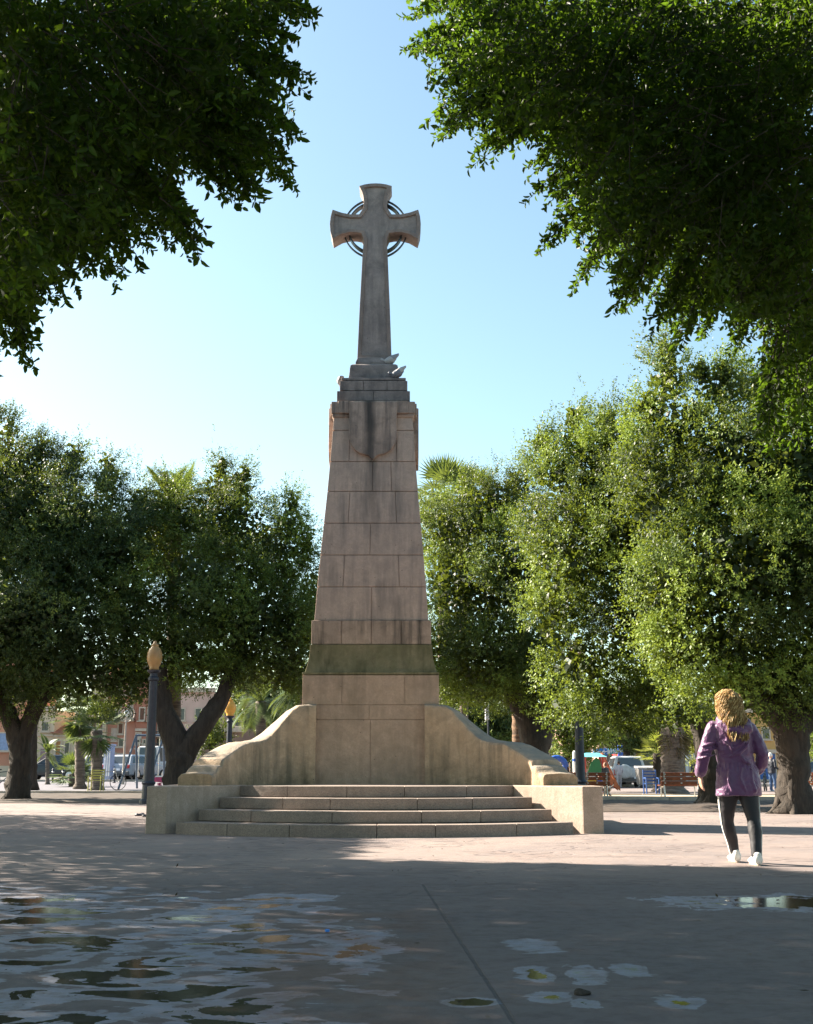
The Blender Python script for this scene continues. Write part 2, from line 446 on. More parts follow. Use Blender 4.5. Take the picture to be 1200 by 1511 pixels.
# ================================================================== GROUND
def ground():
    m, nt, bs = newmat('plaza concrete')
    v = coord(nt)
    sx = nd(nt, 'ShaderNodeSeparateXYZ', {0: v}); X, Y = sx.outputs[0], sx.outputs[1]
    big = noi(nt, v, .55, 6, .6, .5)
    col = mix(nt, mp(nt, big, .35, .65), (.31, .235, .20), (.45, .34, .275))
    pat = noi(nt, coord(nt, (.6, 1.6, 1)), 1.3, 7, .65, 1.2)
    col = mix(nt, mp(nt, pat, .52, .7, 0, .6), col, (.24, .20, .19))
    red = noi(nt, v, .9, 5, .6, 2)
    col = mix(nt, mp(nt, red, .55, .7, 0, .4), col, (.46, .29, .22))
    col = mix(nt, mp(nt, noi(nt, v, 60, 3, .8), .35, .7, 0, .35), col, (.20, .17, .16))
    # dark specks and grit
    vo = nd(nt, 'ShaderNodeTexVoronoi', {'Vector': v, 'Scale': 7.})
    col = mix(nt, mp(nt, vo.outputs['Distance'], .045, .02, 0, .8), col, (.05, .04, .035))
    # cracked crust edges (old scaling concrete) : thin contour lines of a noise
    wv = noi(nt, coord(nt, (.55, 1.5, 1)), 1.6, 2, .5, .4)
    band = mth(nt, 'ABSOLUTE', mth(nt, 'SUBTRACT', mth(nt, 'FRACT', mth(nt, 'MULTIPLY', wv, 9.)), .5))
    crack = mth(nt, 'MULTIPLY', mp(nt, band, .20, .0), mp(nt, noi(nt, v, .9, 4), .47, .56))
    yg = mp(nt, Y, 7.5, 10.5, .3, 1)
    crack = mth(nt, 'MULTIPLY', crack, yg)
    col = mix(nt, mth(nt, 'MULTIPLY', crack, .8), col, (.11, .07, .055))
    # expansion joints
    jx0, jy0, jx1, jy1 = J
    L = math.hypot(jx1 - jx0, jy1 - jy0); nx, ny = -(jy1 - jy0) / L, (jx1 - jx0) / L
    dline = mth(nt, 'ABSOLUTE', mth(nt, 'ADD', mth(nt, 'ADD', mth(nt, 'MULTIPLY', mth(nt, 'SUBTRACT', X, jx0), nx), mth(nt, 'MULTIPLY', mth(nt, 'SUBTRACT', Y, jy0), ny)),
                mth(nt, 'MULTIPLY', mth(nt, 'SUBTRACT', noi(nt, v, 8, 3), .5), .012)))
    jm = mth(nt, 'MULTIPLY', mp(nt, dline, .011, .006), mp(nt, Y, jy0 + .01, jy0))
    d2 = mth(nt, 'ABSOLUTE', mth(nt, 'SUBTRACT', Y, jy0)); j2 = mth(nt, 'MULTIPLY', mp(nt, d2, .03, .01), mp(nt, noi(nt, v, 1.5, 3), .4, .6, .1, .5))
    jm = mth(nt, 'MAXIMUM', jm, j2)
    col = mix(nt, jm, col, (.025, .022, .022))
    # water film and standing water
    reg = mth(nt, 'MULTIPLY', mp(nt, X, 1.1, -.7), mp(nt, mth(nt, 'ADD', Y, mth(nt, 'MULTIPLY', X, .3)), 9.9, 8.2))
    n1 = noi(nt, coord(nt, (.85, 1.25, 1)), 2.5, 5., .55, .7)
    h = mth(nt, 'ADD', n1, mth(nt, 'MULTIPLY', mth(nt, 'SUBTRACT', reg, 1.), .5))
    h = mth(nt, 'ADD', h, mth(nt, 'MULTIPLY', mp(nt, Y, 8.5, 4.5), mth(nt, 'MULTIPLY', reg, .075)))
    h = mth(nt, 'ADD', h, mth(nt, 'MULTIPLY', mth(nt, 'SUBTRACT', noi(nt, v, 22, 4, .7), .5), .07)); moss = None
    wob = mth(nt, 'MULTIPLY', mth(nt, 'SUBTRACT', noi(nt, v, 3.6, 7, .68, .8), .5), 2.6)
    for (px, py, rx, ry, g, deep) in PUD:
        P = G0(px, py); 
        if 600 < px < 1100: rx *= .58; ry *= .58
        a = mth(nt, 'DIVIDE', mth(nt, 'SUBTRACT', X, P[0]), rx); b = mth(nt, 'DIVIDE', mth(nt, 'SUBTRACT', Y, P[1]), ry)
        d = mth(nt, 'ADD', mth(nt, 'SQRT', mth(nt, 'ADD', mth(nt, 'MULTIPLY', a, a), mth(nt, 'MULTIPLY', b, b))), wob)
        h = mth(nt, 'MAXIMUM', h, mp(nt, d, 1, 0, .5, .5 + .3 * deep))
        if g:
            q = mp(nt, d, .55, .2); moss = q if moss is None else mth(nt, 'MAXIMUM', moss, q)
    film = mth(nt, 'MULTIPLY', mp(nt, h, .494, .512), mp(nt, noi(nt, v, 9, 6, .7), .3, .55, .45, 1.)); core = mp(nt, h, .602, .612)
    brown = mth(nt, 'MULTIPLY', mp(nt, X, -1.0, -.5), mth(nt, 'MULTIPLY', mp(nt, X, .35, .0), mp(nt, Y, 8.2, 7.4)))
    wet = mix(nt, .55, col, (.07, .075, .095))
    wet = mix(nt, mth(nt, 'MULTIPLY', brown, mp(nt, noi(nt, v, 2.5, 4), .35, .55)), wet, (.20, .095, .045))
    wet = mix(nt, core, wet, (.035, .03, .02))
    col = mix(nt, mth(nt, 'MULTIPLY', mp(nt, Y, 11.4, 9.2), mp(nt, noi(nt, coord(nt, (.5, 1, 1)), 1.1, 6, .62, .6), .3, .65, .72, 1.)), col, (.060, .044, .047))  # foreground darkened: damp ground, and the trees' shade put into the colour
    damp = mp(nt, h, .38, .497, 0, .5)
    col = mix(nt, damp, col, (.075, .06, .062))
    col = mix(nt, film, col, wet)
    mg = mth(nt, 'MULTIPLY', moss, mp(nt, noi(nt, v, 13, 6, .75), .5, .6, 0, .75))
    col = mix(nt, mg, col, (.13, .14, .012))
    nt.links.new(col, bs.inputs['Base Color'])
    rfilm = mp(nt, noi(nt, v, 5, 3), .3, .7, .46, .6)
    ro = mth(nt, 'ADD', mth(nt, 'MULTIPLY', mth(nt, 'SUBTRACT', 1., film), .78), mth(nt, 'MULTIPLY', film, rfilm))
    ro = mth(nt, 'MULTIPLY', ro, mth(nt, 'SUBTRACT', 1.22, core))
    nt.links.new(ro, bs.inputs['Roughness'])
    nt.links.new(mp(nt, film, 0, 1, .4, 1.), bs.inputs['Specular IOR Level']); nt.links.new(mp(nt, mth(nt, 'SUBTRACT', film, mth(nt, 'MULTIPLY', core, 1.35), True), 0, 1, 1.36, 1.85), bs.inputs['IOR'])
    hh = mth(nt, 'ADD', mth(nt, 'MULTIPLY', noi(nt, v, 30, 6, .75), .35), mth(nt, 'ADD', mth(nt, 'MULTIPLY', noi(nt, v, 4, 4), .8), mth(nt, 'MULTIPLY', crack, -1.)))
    hh = mth(nt, 'SUBTRACT', hh, mth(nt, 'MULTIPLY', jm, 2.))
    st = mth(nt, 'SUBTRACT', 1., core)
    nt.links.new(mix(nt, film, (1, 1, 1), (.5, .70, 1.)), bs.inputs['Specular Tint'])  # film tinted blue, putting the sky's reflection into its specular colour
    b = nd(nt, 'ShaderNodeBump', {'Height': hh, 'Strength': mth(nt, 'MULTIPLY', st, mth(nt, 'SUBTRACT', .6, mth(nt, 'MULTIPLY', film, -.2))), 'Distance': .02})
    nt.links.new(b.outputs[0], bs.inputs['Normal'])
    xs = [-160, -110, -80] + list(np.arange(-60, 61, 3.)) + [80, 110, 160]; ys = [-60, -20] + list(np.arange(-2, 110, 2.)) + [140, 200, 400]
    vs = [(x, y, gz(x, y)) for y in ys for x in xs]; n = len(xs)
    fs = [(j * n + i, j * n + i + 1, (j + 1) * n + i + 1, (j + 1) * n + i) for j in range(len(ys) - 1) for i in range(n - 1)]
    b = MB(); b.v = vs; b.f = fs
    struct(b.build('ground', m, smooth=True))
def G0(px, py):
    xc = (px - CX) / F; yc = (CY - py) / F
    d = (xc, cp - yc * sp, sp + yc * cp); t = -CAMH / d[2]
    return (t * d[0], t * d[1])
a_, b_ = G0(624, 1305), G0(760, 1511)
J = (a_[0], a_[1], b_[0], b_[1])
PUD = [(1185, 1332, .95, .5, 0, .95), (865, 1437, .16, .42, 1, .35), (790, 1437, .15, .4, 0, .7), (790, 1395, .22, .5, 0, .25), (815, 1472, .18, .22, 1, .45),
       (860, 1480, .11, .18, 1, .45), (1000, 1478, .16, .25, 0, .5), (690, 1480, .2, .16, 0, .9), (930, 1430, .14, .4, 1, .3), (530, 1400, .22, .6, 0, .6), (40, 1330, .5, .35, 0, .8), (90, 1345, .4, .25, 0, .9),
       (415, 1325, .3, .35, 0, .2), (345, 1340, .3, .3, 0, .2), (210, 1436, .22, .2, 0, 1.), (330, 1490, .25, .14, 0, 1.)]
ground()

soil = plain('bed soil', (.055, .038, .028), .95, 0, .5, 3, .6)
kerbm = plain('kerb stone', (.42, .37, .31), .8, 0, .2, 4, .3)
def sheet(name, x0, x1, y0, y1, dz, mat, nx=24, ny=8, bumpy=0.):
    b = MB(); vs = []; fs = []
    for j in range(ny + 1):
        for i in range(nx + 1):
            x = x0 + (x1 - x0) * i / nx; y = y0 + (y1 - y0) * j / ny
            e = 0 < i < nx and 0 < j < ny
            vs.append((x, y, gz(x, y) + dz + (bumpy * abs(noise.noise(Vector((x, y, 3)))) if e else 0)))
    for j in range(ny):
        for i in range(nx): a = j * (nx + 1) + i; fs.append((a, a + 1, a + nx + 2, a + nx + 1))
    b.v = vs; b.f = fs; return struct(b.build(name, mat, smooth=True))
sheet('soil_bed_ground', -40, -5.2, 32.4, 45, .012, soil, 80, 20, .12)
sheet('soil_bed_ground', 3.0, 40, 25.5, 34.5, .012, soil, 80, 20, .12)
def kerb(x0, x1, y, h=.10, n=20, w=.16):
    b = MB()
    for i in range(n):
        xa = x0 + (x1 - x0) * i / n; xb = x0 + (x1 - x0) * (i + 1) / n - .012
        z0, z1 = gz(xa, y), gz(xb, y)
        b.hexa([(x, y + dy, (z0 if x == xa else z1) + dz) for x in (xa, xb) for dy in (-w / 2, w / 2) for dz in (-.05, h)])
    return struct(b.build('kerb', kerbm, bevel=.01))
kerb(-40, -5.2, 45.1); kerb(3, 34, 34.6, .13); kerb(3, 34, 38.5, .13); kerb(-40, 40, 66, .12, 60)
asph = plain('road asphalt', (.12, .115, .12), .85, 0, .15, 2, .2)
sheet('road', -60, 60, 66.2, 84, .006, asph, 40, 8)
pav = plain('path paving', (.14, .13, .15), .8, 0, .15, 2, .2)  # darkened so the shade on this path is in its colour
sheet('path', -40, -2, 45.2, 65.9, .006, pav, 30, 10)
sheet('path', 3, 40, 34.7, 38.4, .1, plain('sandy path', (.46, .36, .24), .9, 0, .15, 2, .3), 30, 3)

# ================================================================== MONUMENT
XC, YC = -.60, 20.6
MON = thing('stone_monument', 'tall pink stone monument topped by a cross above curved steps', 'monument', (XC, YC, 0))
def LV(hp, py):
    a = 1.
    for _ in range(20):
        Y = YC - a; P = WP(600, py, Y); a = hp / F * (Y * cp + (P.z - CAMH) * sp)
    return a, P.z
def course(b, l0, l1, joints, g=.006, gh=.006, cx=XC, cy=YC):
    (a0, z0), (a1, z1) = l0, l1
    z0 += gh; z1 -= gh; js = [-1] + list(joints) + [1]
    for i in range(len(js) - 1):
        vs = []
        for k in (0, 1):
            for sy in (-1, 1):
                for (a, z) in ((a0, z0), (a1, z1)):
                    x = js[i + k] * a
                    if k == 0 and i > 0: x += g
                    if k == 1 and i < len(js) - 2: x -= g
                    vs.append((cx + x, cy + sy * a, z))
        b.hexa(vs)
    # inner core keeps the joints closed
    b.hexa([(cx + sx * (a - .02), cy + sy * (a - .02), z) for sx in (-1, 1) for sy in (-1, 1) for (a, z) in ((a0, z0 - gh), (a1, z1 + gh))])
PLAT = .648
def sq(a, z): return [(XC + a, YC - a, z), (XC + a, YC + a, z), (XC - a, YC + a, z), (XC - a, YC - a, z)]
# pedestal
aP = LV(101, 1040)[0]; zP = LV(101, 1040)[1]; zT = LV(101, 996)[1]; z2 = LV(101, 1062)[1]
b = MB()
course(b, (aP, PLAT - .02), (aP, z2), [0.0], .003, .003); course(b, (aP, z2), (aP, zP), [-.02], .003, .003); course(b, (aP, zP), (aP, zT), [-.42, .5], .003, .003)
o = b.build('pedestal', M['base'], MON, bevel=.004)
# mossy flared moulding
a1, z1 = LV(90, 951)
b = MB(); rings = []
for k in range(13):
    t = k / 12; e = (1 - t) ** 2.2
    rings.append(sq(aP * (1 - .015) * e + a1 * (1 - e) if k else aP * .985, zT + .01 + (z1 - zT - .01) * t))
rings.insert(0, sq(aP * 1.004, zT + .008)); rings.insert(1, sq(aP * 1.004, zT + .05))
b.loft(rings); b.build('moulding', M['moss'], MON, bevel=.006)
aB, zB = LV(88.5, 950); aB2, zB2 = LV(88.0, 915)
b = MB(); course(b, (aB, z1 + .002), (aB, zB2), [-.5, 0, .5]); b.build('stone_band', M['band'], MON, bevel=.008)
# shaft
lv = [LV(84, 913.5), LV(80.2, 866), LV(76, 819), LV(71.5, 772), LV(66.8, 725), LV(63, 681), LV(59.5, 635), LV(57.5, 611)]
js = [[0.0], [-.53, .51], [-.04], [-.5, .5], [0.0, .42], [-.56, .56], [-.56, .56]]
lv[0] = (lv[0][0], zB2)
b = MB()
for i in range(7): course(b, lv[i], lv[i + 1], js[i], .0055, .0055)
b.build('shaft', M['tower'], MON, bevel=.006)
# cap with hanging shields
aC, zC0 = LV(64.5, 609); _, zC1 = LV(64.5, 591.5)
b = MB(); b.loft([sq(aC - .06, zC0 - .07), sq(aC - .045, zC0 - .03), sq(aC - .05, zC0 + .002)])
b.loft([sq(aC - .03, zC0), sq(aC - .03, zC1)])
for s in (0, 1):
    w = aC * .8
    b.box((XC, YC, (zC0 + zC1) / 2), (w * 2, 2 * aC, zC1 - zC0 + .01) if s else (2 * aC, w * 2, zC1 - zC0 + .006))
b.build('cap', M['cap'], MON, bevel=.012)
zs = [LV(64, y)[1] for y in (612, 646, 655, 664, 670, 674, 679)]
wS = 34 / 1743 * (YC - aC) * 1.1
pol = [(-wS, zC1 - .02), (wS, zC1 - .02), (wS, zs[1]), (wS * .93, zs[2]), (wS * .78, zs[3] + .01), (wS * .72, zs[3] - .02), (wS * .5, zs[4]), (wS * .2, zs[5] + .02), (0, zs[6]),
       (-wS * .2, zs[5] + .02), (-wS * .5, zs[4]), (-wS * .72, zs[3] - .02), (-wS * .78, zs[3] + .01), (-wS * .93, zs[2]), (-wS, zs[1])]
for k in range(4):
    m = Matrix.Rotation(k * math.pi / 2, 3, 'Z')
    b = MB(); b.loft([[Vector((XC, YC, 0)) + m @ Vector((x, y, z)) for x, z in pol] for y in (-aC - .035, -aC + .14)])
    b.build('shield', M['cap'], MON, bevel=.012)
# stepped attic
b = MB()
for hp, y0, y1 in ((54, 591.5, 576.5), (50, 576.5, 561.5), (47.5, 561.5, 557)):
    a, zz = LV(hp, y0); _, zt = LV(hp, y1); course(b, (a, zz), (a, zt), [0.] if hp > 50 else [-.3, .4] if hp > 48 else [], .004, .003)
b.build('attic', M['dark'], MON, bevel=.012)
zA = LV(47.5, 557)[1]
a3 = LV(37.5, 552)[0]; zb1 = LV(35, 536)[1]; zb2 = LV(27, 528)[1]
h = zb1 - zA
b = MB(); b.loft([sq(a3 * 1.04, zA), sq(a3 * 1.04, zA + .05 * h), sq(a3, zA + .1 * h), sq(a3 * .97, zA + .4 * h), sq(a3 * .955, zA + .7 * h), sq(a3 * .93, zA + .9 * h), sq(a3 * .84, zb1)])
b.loft([sq(a3 * .74, zb1 - .02), sq(a3 * .74, zb1 + .06), sq(a3 * .66, zb2 + .02)])
b.build('cross_base', M['dark'], MON, bevel=.015)
# cross
HT = .21; YF = YC - HT
half = [(25.3, 528), (24.2, 500), (22.2, 450), (20.2, 410), (18.9, 381), (17.6, 362), (16.9, 352), (20.5, 344), (28, 342.6), (38, 342.3), (50, 345.2), (63, 352.5), (66.3, 341), (67.2, 330), (66, 319), (63.3, 309), (50, 313.5), (38, 316), (24, 316), (17.6, 306),
        (17.0, 297), (18.2, 288), (20.5, 281), (24.2, 274.2), (16, 271.8), (8, 270.6)]
pts = []
for off, py in half:
    p = WP(600 + off, py, YF); pts.append((p.x, p.z))
poly = pts + [(0, WP(600, 270.2, YF).z)] + [(-x, z) for x, z in reversed(pts)]
b = MB(); b.loft([[(XC + x, YF + .035, z) for x, z in poly], [(XC + x, YC + HT, z) for x, z in poly]])
CR = b.build('cross', M['cross'], MON, bevel=.01)
# raised border on the front of the cross
def inset(pl, w):
    n = len(pl); out = []
    for i in range(n):
        p0, p1, p2 = Vector(pl[i - 1]), Vector(pl[i]), Vector(pl[(i + 1) % n])
        d1 = (p1 - p0).normalized(); d2 = (p2 - p1).normalized()
        n1 = Vector((-d1.y, d1.x)); n2 = Vector((-d2.y, d2.x)); nn = (n1 + n2)
        if nn.length < .3: nn = n1
        nn.normalize(); out.append(tuple(p1 + nn * (w / max(.5, nn.dot(n1)))))
    return out
inn = inset(poly, .065); inn2 = inset(poly, .075)
b = MB(); n = len(poly)
b.v = [(XC + x, YF, z) for x, z in poly] + [(XC + x, YF, z) for x, z in inn] + [(XC + x, YF + .034, z) for x, z in inn2] + [(XC + x, YF + .034, z) for x, z in poly]
for i in range(n):
    j = (i + 1) % n
    b.f += [(i, j, n + j, n + i), (n + i, n + j, 2 * n + j, 2 * n + i), (3 * n + i, 3 * n + j, j, i), (2 * n + i, 2 * n + j, 3 * n + j, 3 * n + i)]
b.build('border', M['frame'], CR, bevel=.006)
# underside warm clean stone is the same block; metal hoops
pc = WP(549, 337.5, YC); rc = (WP(549 + 47, 337.5, YC) - pc).length
for rad, wd, th in ((rc, .06, .02), (rc * .86, .15, .022)):
    b = MB(); rr = []
    for k in range(73):
        a = 2 * math.pi * k / 72; c_, s_ = math.cos(a), math.sin(a)
        rr.append([(XC + (rad + dr) * c_, YC + dy, pc.z + (rad + dr) * s_) for dr, dy in ((-th / 2, -wd / 2), (th / 2, -wd / 2), (th / 2, wd / 2), (-th / 2, wd / 2))])
    b.loft(rr, caps=False); b.build('hoop', M['iron'], CR)
# steps: concentric arcs
SX = XC + .15; SY = 20.5
hw = [285, 259, 233, 207]
for i in range(4):
    Ro = 4.65 - .45 * i; Ri = Ro - .62 if i < 3 else .5
    zt = .162 * (i + 1); ye = 17.1
    x_end = (2.80, 2.55, 2.31, 2.10)[i]
    am = math.asin(x_end / Ro); b = MB()
    nb = (6, 5, 5, 5)[i]; cuts = sorted([-am, am] + [-am + 2 * am * (k + 1) / nb + random.uniform(-.04, .04) for k in range(nb - 1)])
    for k in range(nb):
        t0 = cuts[k] + .0007; t1 = cuts[k + 1] - .0007; sg = 10; pl = []
        for q in range(sg + 1):
            t = t0 + (t1 - t0) * q / sg; pl.append((SX + Ro * math.sin(t), SY - Ro * math.cos(t)))
        for q in range(sg + 1):
            t = t1 + (t0 - t1) * q / sg; pl.append((SX + Ri * math.sin(t), SY - Ri * math.cos(t)))
        b.prism(pl, zt - .155 if i else -.05, zt - random.uniform(0, .003))
    b.build('step', M['granite'], MON, bevel=.009)
b = MB()
b.box((SX, 19.95, .22), (4.15, 3.7, .83)); 
pl = [(SX + 4.0 * math.sin(t), SY - 4.0 * math.cos(t)) for t in np.linspace(-.6, .6, 20)] ; b.prism(pl + [(SX + 2, 19.2), (SX - 2, 19.2)], -.05, .15)
pl = [(SX + 3.2 * math.sin(t), SY - 3.2 * math.cos(t)) for t in np.linspace(-.6, .6, 20)] ; b.prism(pl + [(SX + 1.9, 19.2), (SX - 1.9, 19.2)], .1, .47)
b.build('platform', M['granite'], MON)
for s in (-1, 1):
    pl = [(SX + s * x, y) for x, y in ((2.955, 16.85), (3.24, 16.85), (3.24, 21.8), (2.07, 21.8), (2.07, 17.92))]
    b = MB(); b.prism(pl, -.05, PLAT + .004); b.build('flank_wall', M['granite2'], MON, bevel=.015)
# curved wings
prof = [(76, 1039), (92, 1039.3), (110, 1041), (122, 1048), (133, 1059), (146, 1072), (158, 1083), (170, 1091), (185, 1094), (202, 1095.5), (216, 1101), (230, 1109), (243, 1116.5), (250, 1121)]
endp = [(251, 1129), (258, 1131), (262, 1140), (272, 1142.5)]
def bez(t):
    P = [(.90, 19.36), (1.75, 19.34), (2.20, 18.65), (2.46, 17.55)]
    c = [(1 - t) ** 3, 3 * t * (1 - t) ** 2, 3 * t * t * (1 - t), t ** 3]
    x = sum(c[i] * P[i][0] for i in range(4)); y = sum(c[i] * P[i][1] for i in range(4))
    d = [(P[i + 1][0] - P[i][0], P[i + 1][1] - P[i][1]) for i in range(3)]; e = [(1 - t) ** 2, 2 * t * (1 - t), t * t]
    tx = sum(e[i] * d[i][0] for i in range(3)); ty = sum(e[i] * d[i][1] for i in range(3)); l = math.hypot(tx, ty)
    return x, y, tx / l, ty / l
allp = prof + endp
def zprof(off, Y):
    for i in range(len(allp) - 1):
        if off <= allp[i + 1][0]:
            a, b2 = allp[i], allp[i + 1]; t = max(0, (off - a[0]) / (b2[0] - a[0])); py = a[1] + (b2[1] - a[1]) * t; break
    else: py = allp[-1][1]
    return WP(600, py, Y).z
for s in (-1, 1):
    b = MB(); rings = []; N = 90
    for i in range(N + 1):
        t = i / N; x, y, tx, ty = bez(t); nx, ny = -ty, tx     # outward-back normal
        if nx < 0: nx, ny = -nx, -ny
        off = 76 + (x / y - .90 / 19.36) / (2.46 / 17.55 - .90 / 19.36) * 196
        z = zprof(off, y); T = .44 + .10 * t
        rr = .05 + .03 * noise.noise(Vector((t * 9, s * 3, 0)))
        base = PLAT - .02
        er = .014 * noise.noise(Vector((t * 22, s * 7, 1)))
        c = []
        for q in range(7): c.append((er * (q / 6), base + (z - rr - base) * q / 6))
        c += [(rr * .3, z - rr * .3), (rr, z)]
        for q in range(1, 4): c.append((rr + (T - 2 * rr) * q / 4, z + .012 * math.sin(math.pi * q / 4)))
        c += [(T - rr, z), (T, z - rr), (T, base)]
        rings.append([(XC + .0 + (SX + .02 - XC) * t + s * (x + nx * dd), y + ny * dd, zz + .006 * noise.noise(Vector((t * 30, dd * 9, zz * 6)))) for dd, zz in c])
    b.loft(rings)
    o = b.build('wing_wall', M['wing'], MON, smooth=True)
    o.data.shade_smooth(); e = o.modifiers.new('split', 'EDGE_SPLIT'); e.split_angle = R(50)

# ================================================================== LAMPS
def lamp(px, Y, label, top_py, amber=(.34, .20, .075), gw=.46):
    g = GP(px, Y); t = thing('street_lamp', label, 'street lamp', g, 'globe street lamps in the square')
    zt = WP(px, top_py, Y).z - g.z; x, y, z0 = g
    def pr(l): return [(r, z0 + z) for r, z in l]
    hg = zt - .82
    b = MB(); b.lathe((x, y, 0), pr([(.22, -.02), (.22, .1), (.17, .14), (.16, .5), (.19, .55), (.15, .6), (.135, 1.1), (.11, hg - .5), (.105, hg - .25)]), 18)
    for k in range(12):
        a = k * math.pi / 6; b.tube([(x + .13 * math.cos(a), y + .13 * math.sin(a), z0 + .65), (x + .1 * math.cos(a), y + .1 * math.sin(a), z0 + hg - .3)], .014, 5)
    b.build('post', M['post'], t, smooth=False, bevel=.004)
    b = MB(); b.lathe((x, y, 0), pr([(.10, hg - .27), (.15, hg - .24), (.15, hg - .18), (.11, hg - .14), (.10, hg - .06), (.17, hg - .02), (.19, hg + .03), (.1, hg + .04)]), 18); b.build('collar', M['post'], t, bevel=.004)
    m = C('lamp globe %.2f' % amber[0], amber, .35)
    k = gw / .46
    b = MB(); b.lathe((x, y, 0), pr([(.12 * k, hg + .02), (.15 * k, hg + .07), (.135 * k, hg + .1), (.19 * k, hg + .2), (.225 * k, hg + .32), (.23 * k, hg + .4), (.215 * k, hg + .5), (.17 * k, hg + .6), (.11 * k, hg + .66), (.10 * k, hg + .68), (.12 * k, hg + .70), (.07 * k, hg + .75), (.045 * k, hg + .77), (.05 * k, hg + .80), (.015 * k, hg + .83)]), 22)
    b.build('globe', m, t, smooth=True)
    return t
lamp(218, 31.5, 'dark street lamp with ochre globe beside the left flank of the monument', 946, gw=.42)
lamp(336, 52, 'distant street lamp with glowing amber globe above the left wing', 1030, (.75, .36, .06), .52)
lamp(858, 35, 'dark street lamp post rising into foliage right of the monument', 942)

# ================================================================== TREES
def ft(px, py, Y, dx=0): p = WP(px, py, Y); return (p.x + dx, p.y, p.z)
TG = 'ficus trees round the square'
def tree(label, foot, Yf, limbs, lobes, mat='leaf', group=TG, back=0, **k):
    g = GP(foot, Yf); t = thing('ficus_tree', label, 'tree', g, group)
    trunk(t, g, limbs)
    crown([lobe(l[0], l[1], l[2] + back, *l[3:]) for l in lobes], t, M[mat], **k)
    return t
def flare(px, Y, r, tops):
    g = GP(px, Y)
    L = []
    for i, (pts, rad) in enumerate(tops): L.append((([(g.x, g.y, g.z - .05)] if i == 0 else []) + [ft(*p) for p in pts], ([r * 1.5] if i == 0 else []) + rad))
    for k in range(6):
        a = k * 1.05 + px; L.append(([(g.x + math.cos(a) * r * 2.1, g.y + math.sin(a) * r * 2.1, g.z - .08), (g.x + math.cos(a) * r * 1.1, g.y + math.sin(a) * r * 1.1, g.z + .12), (g.x + math.cos(a) * r * .5, g.y + math.sin(a) * r * .5, g.z + .8)], [r * .12, r * .3, r * .35]))
    return L
# left near tree
tree('broad dark ficus tree at the far left with a forked trunk', 25, 36.5,
     flare(25, 36.5, .29, [([(28, 1150, 36.5), (30, 1105, 36.5), (15, 1060, 36.5), (-10, 1010, 36.5)], [.36, .34, .26, .18]), ([(30, 1100, 36.5), (50, 1050, 36.5), (80, 1000, 36.5)], [.28, .26, .15])]),
     [(-60, 780, 35, 120, 130), (10, 760, 34.5, 110, 120), (100, 800, 34, 105, 110), (178, 835, 34, 68, 105), (60, 900, 33, 120, 100), (195, 925, 34, 60, 75), (-20, 930, 33, 110, 90),
      (110, 985, 34, 110, 62), (20, 1010, 34, 90, 42), (190, 1000, 34.5, 55, 48), (30, 690, 35, 45, 50), (8, 645, 35, 20, 40), (95, 700, 35, 30, 45), (110, 672, 35, 14, 25), (158, 720, 35, 26, 50), (160, 688, 35, 10, 25), (205, 760, 35, 28, 55), (60, 665, 35, 14, 30), (-60, 1000, 34, 80, 60)],
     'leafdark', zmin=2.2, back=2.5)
# left second tree
tree('forked ficus tree between the left lamp and the monument', 266, 35.5,
     flare(266, 35.5, .40, [([(266, 1140, 35.5), (262, 1100, 35.5), (240, 1040, 35.5), (236, 980, 35.5)], [.46, .40, .30, .2]), ([(270, 1115, 35.5), (300, 1070, 35.5), (330, 1025, 35.8), (352, 960, 36.5), (380, 880, 37)], [.36, .30, .24, .2, .1])]),
     [(325, 790, 36, 90, 75), (322, 720, 36, 22, 45), (328, 690, 36, 9, 22), (352, 730, 36, 30, 50), (362, 702, 36, 10, 20), (395, 840, 35, 66, 85), (425, 770, 35, 28, 42), (432, 742, 35, 11, 25), (450, 800, 35, 20, 40), (300, 880, 34, 90, 85), (370, 925, 34, 88, 75),
      (275, 960, 34, 65, 60), (430, 935, 34, 42, 70), (340, 982, 34.5, 90, 34), (425, 992, 34.5, 45, 36), (255, 740, 36.5, 38, 45), (240, 800, 37, 50, 70), (460, 900, 36, 30, 80)],
     'leaf', zmin=2.3, back=2)
# mid right tree
tree('ficus tree directly right of the monument behind the wing', 792, 37,
     flare(792, 37, .5, [([(790, 1120, 37), (785, 1070, 37), (760, 1020, 37), (740, 960, 37)], [.5, .45, .35, .2]), ([(796, 1100, 37), (815, 1040, 37), (835, 980, 37)], [.35, .28, .15])]),
     [(700, 775, 37, 75, 70), (655, 800, 38, 42, 60), (740, 745, 37, 45, 48), (690, 870, 36.5, 78, 80), (765, 850, 36, 65, 95), (715, 965, 36, 85, 60), (790, 960, 36, 60, 60), (655, 960, 37, 50, 60), (730, 1010, 37, 80, 32), (800, 1030, 36, 50, 38), (690, 720, 38, 25, 25), (650, 745, 39, 25, 30), (670, 1010, 38, 45, 35), (765, 715, 37, 30, 35)],
     'leaf', zmin=2.5)
